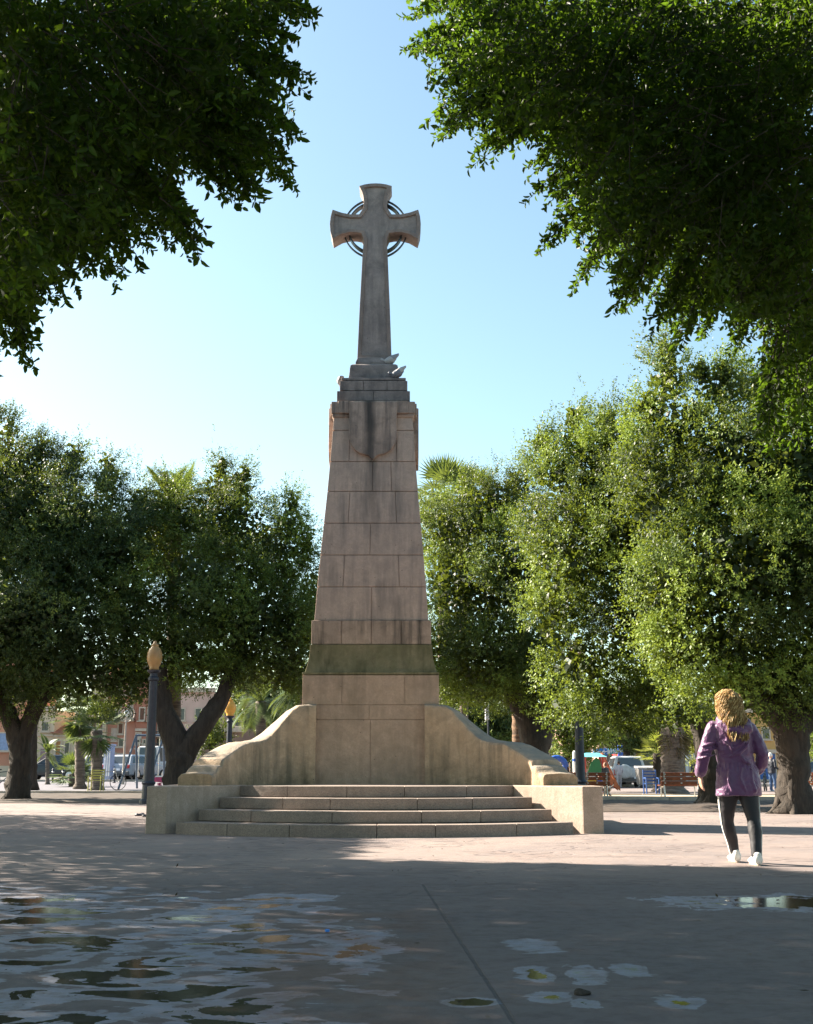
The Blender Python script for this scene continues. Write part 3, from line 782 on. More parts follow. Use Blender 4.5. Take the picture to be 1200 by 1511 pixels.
# big right trees
tree('ficus tree behind the walking woman with bright drooping foliage', 1052, 31,
     flare(1052, 31, .30, [([(1052, 1160, 31), (1045, 1120, 31), (1030, 1060, 31), (980, 980, 30)], [.34, .32, .26, .16])]),
     [(865, 730, 29, 72, 95), (848, 645, 29.5, 22, 42), (848, 615, 29.5, 8, 20), (812, 690, 29.5, 32, 50), (800, 655, 29.5, 14, 22), (962, 770, 28.5, 48, 100), (958, 870, 27.5, 42, 70), (905, 700, 28.5, 50, 70), (845, 830, 28, 62, 95), (822, 905, 28, 48, 60), (860, 980, 27.5, 58, 60), (895, 655, 29, 42, 60), (925, 800, 28, 80, 110), (935, 920, 27.5, 70, 75), (905, 1035, 28, 58, 36),
      (800, 780, 29.5, 36, 70), (900, 620, 29.5, 12, 20), (960, 1010, 28, 60, 50), (1000, 1050, 29, 60, 32), (835, 1040, 29, 28, 22), (930, 1070, 29, 35, 18), (795, 880, 29, 22, 30)],
     'leaf', leafL=.08, zmin=2.05)
tree('massive ficus tree at the right edge with a thick buttressed trunk', 1172, 24.7,
     flare(1172, 24.7, .33, [([(1172, 1160, 24.7), (1170, 1110, 24.7), (1165, 1060, 24.7), (1150, 980, 24.7)], [.34, .33, .36, .26]), ([(1166, 1080, 24.7), (1120, 1030, 24.5), (1060, 960, 24.5)], [.3, .22, .12]), ([(1172, 1080, 24.7), (1215, 1020, 25), (1260, 950, 25)], [.3, .25, .14])]),
     [(1120, 720, 25.5, 150, 150), (1000, 650, 26, 75, 95), (985, 560, 26, 34, 60), (986, 515, 26, 13, 28), (955, 600, 26, 25, 35), (1060, 590, 26, 45, 60), (1068, 548, 26, 18, 25), (1035, 550, 26, 14, 25), (1125, 575, 26, 45, 50), (1190, 560, 26, 60, 60), (1000, 760, 25, 80, 90), (1080, 850, 24, 120, 105), (1200, 850, 24.5, 130, 140),
      (1260, 700, 26, 130, 150), (990, 880, 24.2, 60, 75), (1055, 950, 24.2, 100, 70), (1150, 980, 24.5, 100, 55), (1240, 980, 25, 100, 60), (1100, 1020, 24.5, 100, 30), (1215, 1040, 24.8, 70, 26), (1005, 960, 24.5, 45, 42), (950, 700, 25.5, 40, 60)],
     'leaf', leafL=.08, zmin=2.0)
# off-frame tree left of the monument, its crown shaped to shade the paving
def lit_ok(I, keep=.0):  # drops unseen leaves wherever their shadow would hit areas kept sunlit
    x, y, z = I[:, 0], I[:, 1], I[:, 2]
    wob = np.array([noise.noise(Vector((p[0] * .8, p[1] * .8, p[2] * .8))) for p in I]) * .5
    gx, gy = x + 1.396 * z, y - .651 * z
    bad = (gx > -.7 + wob) & (gy > 11.75 - .21 * gx + wob * .3) & (gy < 20) & (gx < 12)
    for zp, x0, x1, y0, y1 in ((1.3, -3.4, 2.6, 17.2, 20.), (.5, .6, 2.8, 16.6, 18.4), (9., -2, 1, 19.6, 21.8), (5., -2, 1, 19.6, 21.8), (.6, 2.4, 4.6, 10.9, 12.2), (1.3, 2.4, 4.6, 10.9, 12.2), (4.6, 1.0, 5.5, 7.5, 12.5), (6.0, .6, 5.5, 7.5, 12.5)):
        gx, gy = x + 1.396 * (z - zp), y - .651 * (z - zp)
        bad |= (z > zp) & (gx > x0) & (gx < x1) & (gy > y0 + wob * .5) & (gy < y1)
    return ~bad
def plain_tree(label, x, y, lobes, mat='leafdark', r=.35, h=3.0, leafL=.1, acc=None, group=TG, **k):
    t = thing('ficus_tree', label, 'tree', (x, y, gz(x, y)), group)
    L = [([(x, y, -.05), (x + .05, y, h * .4), (x - .1, y, h), (x + .2, y + .3, h * 1.7)], [r * 1.5, r, r * .9, r * .5]), ([(x - .05, y, h * .8), (x + 1, y - .6, h * 1.4), (x + 2, y - .8, h * 1.9)], [r * .7, r * .5, r * .25]), ([(x - .05, y, h * .85), (x - 1, y + .5, h * 1.4), (x - 2, y + .9, h * 1.9)], [r * .7, r * .5, r * .25])]
    trunk(t, (x, y, 0), L)
    crown(lobes, t, M[mat], leafL=leafL, acc=acc, **k); return t
OFFTREE = [(-11.2, 20.2, 5.6, 3.4, 3.4, 2.4), (-13.5, 19, 5.5, 3, 3, 2.2), (-10.2, 17.0, 6.0, 3.4, 2.6, 2.6), (-16, 24.5, 5.6, 3.8, 3.8, 2.5), (-8.6, 16.6, 8.4, 2.6, 2.6, 2.2), (-11, 19.4, 8.2, 2.6, 2.6, 2.)]
def outframe(O):
    x, y, d = PROJ(O); return ~((x > -12) & (x < 1212) & (y > -12) & (y < 1523) & (d > 0))
plain_tree('ficus tree outside the left edge of the view shading the paving', -11.6, 20.3, OFFTREE, acc=lambda O: outframe(O) & lit_ok(O), core=.42, dens=.8, sub=.6, nsp=6, leafL=.14)

# overhead crowns of the two near trees
LP = [(-30, 545), (0, 530), (45, 515), (40, 470), (52, 455), (95, 425), (112, 385), (140, 388), (165, 405), (188, 375), (225, 352), (280, 366), (288, 335), (258, 312), (238, 330), (205, 290), (200, 262), (262, 285), (275, 252), (330, 248), (365, 302), (376, 268),
      (425, 262), (415, 225), (430, 190), (400, 165), (445, 130), (440, 105), (390, 105), (368, 85), (375, 45), (395, 35), (430, 50), (458, 8), (456, -40), (-40, -40)]
RP = [(592, -40), (595, 18), (642, 8), (672, 45), (618, 62), (612, 82), (640, 98), (638, 120), (665, 140), (645, 175), (648, 195), (700, 175), (712, 195), (706, 226), (752, 210), (785, 240), (800, 285), (828, 290), (812, 355), (852, 345), (862, 385), (843, 408), (900, 395),
      (912, 420), (900, 458), (940, 430), (952, 390), (1000, 400), (985, 440), (958, 458), (975, 478), (1005, 500), (1040, 480), (1076, 508), (1110, 500), (1140, 520), (1165, 570), (1128, 602), (1130, 625), (1143, 648), (1190, 640), (1240, 650), (1240, -40)]
def overhead(t, poly, n, ylo, yhi, centre, leafL, holes, seed):
    px = rng.uniform(-35, 1240, n * 6); py = rng.uniform(-38, 700, n * 6)
    k = in_poly(px, py, poly); px, py = px[k][:n], py[k][:n]
    Y = rng.uniform(ylo, yhi, len(px))
    P = np.array([tuple(WP(a, b, c)) for a, b, c in zip(px, py, Y)])
    nz = np.array([noise.noise(Vector(p) * 1.1 + Vector((seed, 0, 0))) for p in P]); k = nz > holes
    pa = np.array(poly, float); ed = np.full(len(px), 1e9)
    for i in range(len(pa)):
        a, c = pa[i - 1], pa[i]; dd = c - a; tt = np.clip(((px - a[0]) * dd[0] + (py - a[1]) * dd[1]) / (dd @ dd), 0, 1)
        ed = np.minimum(ed, np.hypot(px - a[0] - tt * dd[0], py - a[1] - tt * dd[1]))
    n3 = np.array([noise.noise(Vector(p) * 3.2 + Vector((seed, 9, 0))) for p in P])
    k &= (n3 > .46 - ed / 62) & (rng.uniform(size=len(px)) < .15 + ed / 75)
    P = P[k]; D = norm(P - np.array(centre)) + rng.normal(size=P.shape) * .5; D[:, 2] -= .2
    Dn = norm(D); ln = .26 * rng.uniform(.6, 1.3, len(P))
    O = P - Dn * ln[:, None] * .8
    A = sprigs(O, D, 11, ln * 1.15, leafL, None, .8)
    tw = MB(); SO = []; SD = []; SL = []
    r2 = random.Random(int(seed)); cxp, cyp = (-150, 0) if seed < 3 else (1250, 50); n_ = len(poly); tips = []
    for i in range(n_):
        a, c, e = poly[i - 1], poly[i], poly[(i + 1) % n_]
        if -10 < c[0] < 1215 and c[1] > -10:
            tips += [(c[0], c[1])] * 3
        m_ = ((c[0] + e[0]) / 2, (c[1] + e[1]) / 2)
        if -10 < m_[0] < 1215 and m_[1] > -10: tips += [m_, ((c[0] + 3 * e[0]) / 4, (c[1] + 3 * e[1]) / 4)]
    for tx, ty in tips:
        tx += r2.uniform(-14, 14); ty += r2.uniform(-10, 14); L0 = math.hypot(cxp - tx, cyp - ty); o_ = r2.uniform(-38, 4); tx -= (cxp - tx) / L0 * o_; ty += o_ * .6; Yt = r2.uniform(ylo + .8, yhi - 1)
        dx, dy = cxp - tx, cyp - ty; L_ = math.hypot(dx, dy); q = r2.uniform(80, 150)
        p0 = WP(tx + dx / L_ * q + r2.uniform(-20, 20), ty + dy / L_ * q - r2.uniform(15, 50), Yt + r2.uniform(-.4, .4)); p2 = WP(tx, ty, Yt); p1 = (p0 + p2) / 2 + Vector((0, 0, r2.uniform(.02, .12)))
        pth = [p0 * (1 - u) ** 2 + p1 * 2 * u * (1 - u) + p2 * u * u for u in np.linspace(0, 1, 9)]
        tw.tube(pth, [.006 - .0006 * k for k in range(9)], 4, caps=False)
        for k in range(2, 9):
            d0 = (pth[k] - pth[k - 1]).normalized()
            if k == 8: SO.append(tuple(pth[k])); SD.append(tuple(d0)); SL.append(.10)
            else:
                for _ in range(2):
                    sd = Vector((r2.uniform(-1, 1), r2.uniform(-1, 1), r2.uniform(-1, .6))).normalized()
                    SO.append(tuple(pth[k])); SD.append(tuple((d0 * .9 + sd * .75).normalized())); SL.append(r2.uniform(.10, .2) * (1.1 - .06 * k))
    A2 = sprigs(np.array(SO), np.array(SD), 7, np.array(SL), leafL, None, .8)
    for o_, d_, l_ in zip(SO, SD, SL): tw.tube([o_, Vector(o_) + Vector(d_) * l_], [.003, .001], 3, caps=False)
    A = tuple(np.concatenate([q1, q2]) for q1, q2 in zip(A, A2))
    for o, d, l in zip(O[::2], Dn[::2], ln[::2]):
        o = Vector(o); d = Vector(d); tw.tube([o - d * .12, o + d * l * .6, o + d * l * 1.1], [.004, .003, .001], 3, caps=False)
    return A, tw
def bulk(lobes, n_per_m3, poly):  # unseen crown mass, added and thinned to block the sun
    I = []
    for l in lobes:
        l = np.array(l); r = l[3:]; k = int(r.prod() * 4.19 * n_per_m3)
        I.append(l[:3] + norm(rng.normal(size=(k, 3))) * (rng.uniform(size=(k, 1)) ** .4) * r)
    I = np.concatenate(I); x, y, d = PROJ(I)
    inf = (x > -45) & (x < 1245) & (y > -55) & (y < 1550) & (d > 0)
    ok = ~inf
    nz = np.array([noise.noise(Vector(p) * .9) for p in I]); ok &= nz > -.45; ok &= lit_ok(I); ok &= ~((I[:, 1] - .651 * I[:, 2] > 11.9) & (rng.uniform(size=len(I)) < .6))
    I = I[ok]; n = len(I)
    nn = norm(rng.normal(size=(n, 3)))
    return (I, norm(rng.normal(size=(n, 3))), nn, rng.uniform(.11, .19, n), rng.uniform(.06, .1, n), rng.uniform(0, 1, n))
def near_tree(label, x, y, r, limbs, poly, n, ylo, yhi, centre, leafL, holes, lobes, dens, seed):
    t = thing('ficus_tree', label, 'tree', (x, y, 0), TG)
    trunk(t, (x, y, 0), limbs)
    A, tw = overhead(t, poly, n, ylo, yhi, centre, leafL, holes, seed)
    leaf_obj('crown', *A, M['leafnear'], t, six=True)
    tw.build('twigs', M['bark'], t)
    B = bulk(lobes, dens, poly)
    leaf_obj('unseen_upper_crown', *B, M['leafnear'], t)
    return t
near_tree('dark overhanging ficus branches across the top left corner', -8.2, 6.0, .5,
          [([(-8.2, 6, -.1), (-8.1, 6, 1.2), (-8, 6, 2.6), (-7, 6.3, 4.2), (-5, 6.6, 5.6)], [.6, .42, .4, .3, .16]), ([(-8, 6, 2.4), (-9, 5.5, 4), (-10.5, 5, 5.5)], [.35, .25, .12]), ([(-8, 6.2, 2.5), (-7.6, 8.5, 4.2), (-6.8, 11, 6)], [.32, .25, .12])],
          LP, 6500, 5.4, 10.5, (-5.5, 7, 7.5), .066, -.34,
          [(-7.5, 6, 6.2, 4, 4.4, 2.7), (-4.5, 3.5, 6.6, 3.6, 3.6, 2.2), (-7.5, 11.5, 6.5, 3.2, 3.2, 2.6), (-9.5, 14.2, 6.3, 3.6, 2.8, 2.6), (-5, 9.8, 8.4, 3.2, 2.8, 2.), (-12, 9, 6, 3.6, 4, 2.6), (-6.8, 14.2, 8.6, 3., 2.8, 2.2), (-8.5, 11.5, 8.4, 3.4, 3.4, 2.), (-1.5, 3, 7., 3, 3, 1.6)], 150, 1.)
near_tree('leafy overhanging ficus branches across the top right corner', 8.6, 6.5, .5,
          [([(8.6, 6.5, -.1), (8.6, 6.5, 1.4), (8.5, 6.5, 2.8), (7, 7, 4.4), (5, 7.8, 5.8)], [.6, .42, .4, .3, .16]), ([(8.5, 6.5, 2.5), (9.6, 6, 4), (11, 5.5, 5.5)], [.35, .25, .12])],
          RP, 11000, 6.8, 12.0, (6, 9, 8.), .066, -.34,
          [(7.5, 6, 6.2, 4, 4.4, 2.7), (4.5, 3.5, 6.6, 3.4, 3.6, 2.2), (9, 10.5, 6.3, 3.4, 3.4, 2.8), (5.5, 8, 9.4, 4.8, 4.5, 1.9), (2.2, 9, 10.6, 3.2, 4., 1.3), (5.5, 12, 11.2, 4., 3., 1.3), (7.2, 9.5, 6.2, 3.4, 3.2, 2.9)], 105, 5.)

# distant trees
def far_tree(label, px, Y, lobes, mat='leaf', r=.2, leafL=.12, group='trees beyond the square', **k):
    g = GP(px, Y); t = thing('small_tree', label, 'tree', g, group)
    l0 = lobe(*lobes[0])
    trunk(t, g, [([(g.x, g.y, g.z - .05), (g.x + .03, g.y, g.z + .8), (l0[0], g.y, l0[2]), (l0[0] + .1, g.y, l0[2] + l0[5] * .6)], [r * 1.3, r, r * .7, r * .3])])
    crown([lobe(*l) for l in lobes], t, M[mat], leafL=leafL, **k); return t
far_tree('bright green bush tree glimpsed behind the left fork', 308, 60, [(312, 1090, 60, 24, 24), (300, 1075, 60, 16, 18)], 'leaf', .12)
far_tree('pale green tree right of the right lamp under the big crowns', 835, 50, [(835, 1080, 50, 32, 32), (880, 1075, 50, 28, 22), (850, 1110, 50, 22, 18)], 'leaf', .15)
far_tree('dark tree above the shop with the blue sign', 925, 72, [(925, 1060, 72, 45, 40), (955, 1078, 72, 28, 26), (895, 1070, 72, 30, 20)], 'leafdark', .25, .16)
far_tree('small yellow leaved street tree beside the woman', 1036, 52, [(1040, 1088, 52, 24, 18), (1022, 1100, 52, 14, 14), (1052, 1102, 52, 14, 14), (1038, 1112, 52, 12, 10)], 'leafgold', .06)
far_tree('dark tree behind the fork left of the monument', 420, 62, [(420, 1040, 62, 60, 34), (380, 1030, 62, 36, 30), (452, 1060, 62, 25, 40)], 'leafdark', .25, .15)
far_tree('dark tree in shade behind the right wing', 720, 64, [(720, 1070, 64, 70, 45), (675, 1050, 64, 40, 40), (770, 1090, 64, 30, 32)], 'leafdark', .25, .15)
far_tree('leafy tree at the right edge beyond the massive trunk', 1225, 56, [(1225, 1085, 56, 40, 34)], 'leaf', .12)
far_tree('dark low tree behind the playground', 985, 80, [(985, 1075, 80, 40, 30), (1010, 1062, 80, 40, 26)], 'leafdark', .2, .16)

# palms
palm(257, 39, 748, 22, 'tall feather palm whose grey ringed trunk stands behind the left fork', False, 34, 1.9, mat=M['palmleaf'])
palm(652, 42, 738, 16, 'tall fan palm peeking over trees right of the monument', True, 34, 1.7, lean=4, mat=M['palmleaf'])
palm(684, 44, 734, 14, 'fan palm with its tuft just above the right tree tops', True, 30, 1.5, lean=2)
palm(765, 48, 960, 19, 'palm with a shaggy orange brown trunk behind the right wing', False, 20, 2., trunkmat=barkmat('orange palm bark', (.06, .035, .02), (.21, .12, .065), True))
palm(48, 50, 1000, 14, 'slender dark palm behind the far left tree', False, 20, 1.8, trunkmat=M['bark'])
palm(118, 52, 1055, 15, 'left of two shaggy fan palms on the left paving', True, 28, 1.4, skirt=16)
palm(143, 50, 1078, 17, 'shorter shaggy fan palm beside the blue kiosk', True, 34, 1.4, skirt=10)
palm(993, 46, 1060, 36, 'thick fan palm with hanging dry skirt behind the right bench', True, 20, 1.35, skirt=46, mat=M['frond_dry'])
palm(970, 50, 1112, 13, 'small short palm with pale green head left of the skirted palm', True, 26, 1.0, trunkmat=M['bark'], mat=M['leafgold'])
palm(106, 56, 1142, 10, 'low clump of fan palm in front of the dark parked car', True, 36, 1.1)
palm(70, 60, 1110, 6, 'small spiky palm beside the cream houses', False, 14, 1.1)
palm(385, 54, 1035, 16, 'feather palm with drooping fronds above the left wing', False, 30, 2.2)
palm(440, 50, 1020, 14, 'shrubby palm close to the left side of the pedestal', False, 34, 1.7)

# ================================================================== BUILDINGS
def building(name, label, cat, px0, px1, Y, top, wall, wins=(), depth=8, roof=None, band=True, base=None, parapet=True, balc=(), doors=(), ledges=(), group='buildings round the square'):
    a = GP(px0, Y); c = GP(px1, Y); zt = WP(600, top, Y).z; z0 = min(a.z, c.z) - .1
    if 'Y' in ():pass
    t = thing(name, label, cat, ((a.x + c.x) / 2, Y, z0), group)
    b = MB(); b.hexa([(x, y, z) for x in (a.x, c.x) for y in (Y, Y + depth) for z in (z0, zt)])
    b.build('wall', wall, t)
    S = lambda px: GP(px, Y).x
    Zp = lambda py: WP(600, py, Y).z
    if base is not None:
        b = MB(); b.hexa([(x, y, z) for x in (a.x + .01, c.x - .01) for y in (Y - .06, Y + .2) for z in (z0, z0 + .9)]); b.build('plinth', base, t)
    if roof:
        b = MB(); rz = 1.1
        b.add([(a.x - .2, Y - .4, zt), (c.x + .2, Y - .4, zt), (c.x + .2, Y + depth / 2, zt + rz), (a.x - .2, Y + depth / 2, zt + rz), (a.x - .2, Y + depth + .4, zt), (c.x + .2, Y + depth + .4, zt)],
              [(0, 1, 2, 3), (3, 2, 5, 4), (0, 3, 4), (1, 5, 2), (0, 4, 5, 1)]); b.build('roof', roof, t)
    elif parapet:
        b = MB(); b.hexa([(x, y, z) for x in (a.x - .05, c.x + .05) for y in (Y - .22, Y + .3) for z in (zt - .1, zt + .25)]); b.build('cornice', M['trim'], t, bevel=.03)
    for (x0, y0, x1, y1) in ledges:
        b = MB(); b.hexa([(x, y, z) for x in (S(x0), S(x1)) for y in (Y - .2, Y + .1) for z in (Zp(y1), Zp(y0))]); b.build('ledge', M['trim'], t)
    for w in wins:
        x0, y0, x1, y1 = w[:4]; col = w[4] if len(w) > 4 else M['glass']
        X0, X1, Z1, Z0 = S(x0), S(x1), Zp(y0), Zp(y1); f = .09
        b = MB()
        for (xa, xb, za, zb) in ((X0 - f, X0, Z0 - f, Z1 + f), (X1, X1 + f, Z0 - f, Z1 + f), (X0, X1, Z1, Z1 + f), (X0, X1, Z0 - f, Z0)):
            b.hexa([(x, y, z) for x in (xa, xb) for y in (Y - .07, Y + .1) for z in (za, zb)])
        b.box(((X0 + X1) / 2, Y - .1, Z0 - f - .03), (X1 - X0 + .4, .24, .07))
        o = b.build('window' if (Z0 > z0 + .8) else 'door', M['trim'], t)
        b = MB(); b.hexa([(x, y, z) for x in (X0, X1) for y in (Y - .02, Y + .05) for z in (Z0, Z1)])
        if col is not M['glass']:
            for k in range(5): b.box(((X0 + X1) / 2, Y - .03, Z0 + (Z1 - Z0) * (k + .5) / 5), (X1 - X0 - .08, .03, .03))
        else: b.box(((X0 + X1) / 2, Y - .03, (Z0 + Z1) / 2), (.05, .03, Z1 - Z0))
        b.build('pane' if col is M['glass'] else 'shutter', col, o)
    for (x0, y0, x1, y1) in balc:
        X0, X1, Z1, Z0 = S(x0), S(x1), Zp(y0), Zp(y1)
        b = MB(); b.hexa([(x, y, z) for x in (X0, X1) for y in (Y - 1., Y) for z in (Z0 - .15, Z0)]); o = b.build('balcony', M['trim'], t)
        b = MB(); b.box(((X0 + X1) / 2, Y - .95, Z1), (X1 - X0, .05, .06)); n = max(4, int((X1 - X0) / .16))
        for k in range(n + 1): b.box((X0 + (X1 - X0) * k / n, Y - .95, (Z0 + Z1) / 2), (.03, .03, Z1 - Z0))
        for xx in (X0, X1): b.box((xx, Y - .48, Z1), (.05, .95, .06))
        b.build('railing', M['rail'], o)
    return t
def wallm(name, c): return plain(name, c, .85, 0, .12, .8, .2)
M['trim'] = plain('trim plaster', (.55, .44, .34), .8)
tile = barkmat('roof tile', (.22, .08, .045), (.36, .15, .08))
W_salmon = wallm('salmon plaster', (.52, .24, .15)); W_cream = wallm('cream plaster', (.60, .47, .33)); W_pink = wallm('pink plaster', (.56, .27, .19)); W_red = wallm('red brick plaster', (.42, .17, .11)); W_white = wallm('white plaster', (.58, .60, .64)); W_or = wallm('orange shopfront', (.42, .21, .07)); W_beige = wallm('beige plaster', (.50, .40, .32)); W_dark = wallm('brown wall', (.25, .16, .12))
sh = M['shutter']; gl = M['glass']; blu = C('blue shutter', (.25, .33, .50)); crs = C('cream shutter', (.55, .45, .38)); ora = C('orange door', (.40, .19, .06)); pks = C('pink shutter', (.45, .20, .15))
YB = 88
building('house', 'salmon house with pale blue shutters at the left edge', 'house', -140, 28, YB, 960, W_salmon, [(-8, 1082, 9, 1107, blu), (-60, 1082, -40, 1107, blu), (-60, 1020, -40, 1045, blu), (-8, 1020, 9, 1045, blu), (-40, 1118, -25, 1150, sh)], base=W_cream)
building('house', 'narrow beige house left of the dark palm trunk', 'house', 28.2, 51, YB + .6, 1063, W_beige, [(33, 1075, 38, 1093, crs), (33, 1115, 38, 1148, sh)])
building('house', 'cream house with a mauve door behind the dark car', 'house', 51.2, 75, YB, 1047, W_cream, [(57, 1105, 67.5, 1149, C('mauve door', (.33, .22, .22))), (57, 1066, 66, 1078, gl)], ledges=[(51.2, 1084, 75, 1086)])
building('house', 'low cream house with red tiled roof', 'house', 75.3, 107, YB, 1082, W_cream, [(79.5, 1094, 86, 1116, ora), (93, 1096, 99, 1112, gl), (92, 1125, 98, 1149, sh)], roof=tile, ledges=[(75.3, 1085, 107, 1087)])
building('house', 'white rendered house rising behind the red roof', 'house', 84, 126, YB + 13, 1060, W_white, [(95, 1066, 100, 1076, gl)], parapet=False)
building('house', 'beige house between the two fan palms', 'house', 107.5, 128, YB + .4, 1055, W_cream, [(112, 1068, 117, 1084, sh), (112, 1110, 118, 1149, gl)])
building('house', 'ochre house with dark balcony window behind the palms', 'house', 128.3, 152, YB, 1000, W_cream, [(131, 1060, 137, 1075, sh), (141, 1058, 147, 1075, sh), (131, 1025, 137, 1045, sh), (141, 1025, 147, 1045, sh), (132, 1115, 139, 1149, sh)], balc=[(129, 1046, 151, 1053)])
building('apartment_building', 'pink apartment block with balconies and white door frames', 'building', 152.3, 196, YB + .5, 975, W_pink,
         [(171, 1068, 177, 1082, sh), (162, 1076, 168, 1092, crs), (173, 1091, 179, 1101, gl), (184, 1042, 190, 1062, gl), (166, 1042, 172, 1062, gl), (163, 1112, 168, 1130, pks), (172, 1113, 178, 1149, pks), (184, 1115, 190, 1149, sh), (166, 1005, 172, 1025, gl), (184, 1005, 190, 1025, gl), (156, 1042, 160, 1060, crs)],
         balc=[(161, 1053, 195, 1061), (161, 1017, 195, 1025)], ledges=[(152.3, 1101, 180, 1104)])
building('apartment_building', 'brick red apartment block with terracotta upper floor', 'building', 196.2, 226, YB, 985, W_red,
         [(200, 1092, 203, 1097, gl), (209, 1092, 212, 1097, gl), (203, 1115, 208, 1128, sh), (212, 1114, 216, 1130, sh), (184 + 14, 1082, 204, 1095, crs), (202, 1045, 208, 1062, sh), (214, 1045, 220, 1062, sh), (214, 1114, 224, 1149, sh)], ledges=[(196.2, 1075, 226, 1079), (196.2, 1104, 226, 1106)])
building('apartment_building', 'white and beige block with stacked balconies right of the left lamp', 'building', 226.3, 250, YB + .6, 1010, W_beige, [(229, 1070, 235, 1083, crs), (229, 1090, 235, 1100, gl), (229, 1110, 235, 1118, sh), (240, 1070, 246, 1083, crs)], balc=[(227, 1080, 238, 1085), (227, 1098, 238, 1103)])
building('apartment_building', 'pale pink block behind the forked trunk', 'building', 250.5, 312, YB + .3, 1020, wallm('pale pink plaster', (.60, .40, .33)), [(285, 1046, 293, 1062, gl), (298, 1046, 306, 1062, gl), (285, 1080, 293, 1098, sh), (258, 1046, 268, 1062, gl)])
building('house', 'pale gabled house behind the amber lamp', 'house', 314, 362, YB + 6, 1052, wallm('pale rose plaster', (.62, .47, .42)), [(322, 1060, 330, 1074, gl), (345, 1062, 352, 1074, gl)], roof=tile)
building('garden_wall', 'brown wall with pale coping behind the left wing', 'wall', 296, 440, 70, 1078, W_dark, [], depth=.4)
building('apartment_building', 'grey building hidden behind trees beyond the monument', 'building', 372, 640, 100, 1040, W_beige, [(400, 1060, 410, 1080, gl), (430, 1060, 440, 1080, gl)])
building('apartment_building', 'shaded building behind the right wing trees', 'building', 645, 838, 100, 1050, W_beige, [(700, 1065, 710, 1085, gl), (740, 1065, 750, 1085, gl), (780, 1065, 790, 1085, gl)])
building('building', 'tall beige tower with blank pink wall above the blue shop sign', 'building', 885, 897.5, 86, 1050, wallm('tan pink plaster', (.55, .36, .27)), [(888, 1124, 894, 1148, sh)], depth=5)
building('shop_building', 'brown shop with orange fronts behind the four wheel drive', 'shop', 838, 884.6, 90, 1072, W_dark, [(842, 1118, 852, 1150, gl), (858, 1118, 870, 1150, gl), (874, 1118, 882, 1150, gl)])
building('shop_building', 'orange and brown shopfront row right of the tall beige tower', 'shop', 898, 1012, 90, 1068, W_or, [(901, 1115, 907, 1150, gl), (914, 1112, 925, 1150, C('grey shutter', (.3, .3, .3))), (930, 1112, 938, 1128, gl), (950, 1105, 966, 1150, gl), (972, 1110, 985, 1150, sh), (990, 1110, 1004, 1150, gl)], ledges=[(898, 1097, 1012, 1101)])
building('building', 'white building beyond the yellow leaved tree', 'building', 1013, 1062, 90, 1096, wallm('bright white plaster', (.75, .73, .70)), [(1020, 1122, 1032, 1150, gl), (1038, 1122, 1052, 1150, gl)])
building('building', 'ochre building right of the woman with blue ground floor', 'building', 1064, 1150, 92, 1050, wallm('ochre plaster', (.55, .33, .12)), [(1110, 1075, 1120, 1090, gl), (1130, 1075, 1140, 1090, gl), (1080, 1118, 1100, 1150, gl), (1122, 1112, 1146, 1150, C('blue shop panel', (.04, .12, .36)))], ledges=[(1100, 1106, 1150, 1111)])
building('building', 'brown building at the right edge with dark blue doors', 'building', 1151, 1290, 92, 1085, W_dark, [(1180, 1120, 1194, 1150, C('navy door', (.03, .06, .16))), (1200, 1120, 1215, 1150, gl)])

def textobj(body, size, loc, mat, parent, name='lettering', bold=False):
    cu = bpy.data.curves.new(name, 'FONT'); cu.body = body; cu.size = size; cu.align_x = 'CENTER'; cu.align_y = 'CENTER'; cu.extrude = .01; cu.offset = size * .03 if bold else 0
    tmp = bpy.data.objects.new(name, cu); COL.objects.link(tmp)
    dg = bpy.context.evaluated_depsgraph_get(); me = bpy.data.meshes.new_from_object(tmp.evaluated_get(dg)); bpy.data.objects.remove(tmp)
    me.transform(Matrix.Rotation(math.pi / 2, 4, 'X')); me.materials.clear(); me.materials.append(mat)
    o = bpy.data.objects.new(name, me); COL.objects.link(o); o.parent = parent
    o.location = Vector(loc) - root_of(parent).location
    return o
wh = C('sign white', (.8, .8, .8)); bl = C('sign blue', (.02, .16, .50)); tealm = C('cyan sign', (.03, .30, .45))
def sign(name, label, px0, py0, px1, py1, Y, mat, txt=None, cat='sign', size=None, tmat=None, col2=None):
    A = WP(px0, py1, Y); B = WP(px1, py0, Y)
    t = thing(name, label, cat, ((A.x + B.x) / 2, Y, A.z))
    b = MB(); b.hexa([(x, y, z) for x in (A.x, B.x) for y in (Y, Y + .25) for z in (A.z, B.z)]); b.build('panel', mat, t, bevel=.02)
    if txt: textobj(txt, size or (B.z - A.z) * .6, ((A.x + B.x) / 2, Y - .02, (A.z + B.z) / 2), tmat or wh, t, bold=True)
    return t, A, B
t, A, B = sign('bank_sign', 'long blue shop sign with white lettering right of the right lamp', 876, 1104, 896.5, 1115.5, 84, bl, 'Sabadell', size=.42)
t, A, B = sign('bank_sign', 'small blue sign with a white S disc beside the tall tower', 898.5, 1104, 911, 1112.5, 84, tealm)
b = MB(); b.lathe((0, 0, 0), [(.17, 0), (.17, .03)], 20); 
for i, v in enumerate(b.v): b.v[i] = (v[0] + (A.x * .3 + B.x * .7), 84 - .01 - v[2], v[1] + (A.z + B.z) / 2)
dsk = b.build('disc', wh, t); textobj('S', .26, (A.x * .3 + B.x * .7, 83.94, (A.z + B.z) / 2), tealm, t, bold=True)
b = MB(); b.box((A.x * .72 + B.x * .28, 83.98, (A.z + B.z) / 2 - .02), (.07, .03, .2)); b.box((A.x * .72 + B.x * .28, 83.98, (A.z + B.z) / 2 + .14), (.07, .03, .07)); b.build('mark', wh, t)
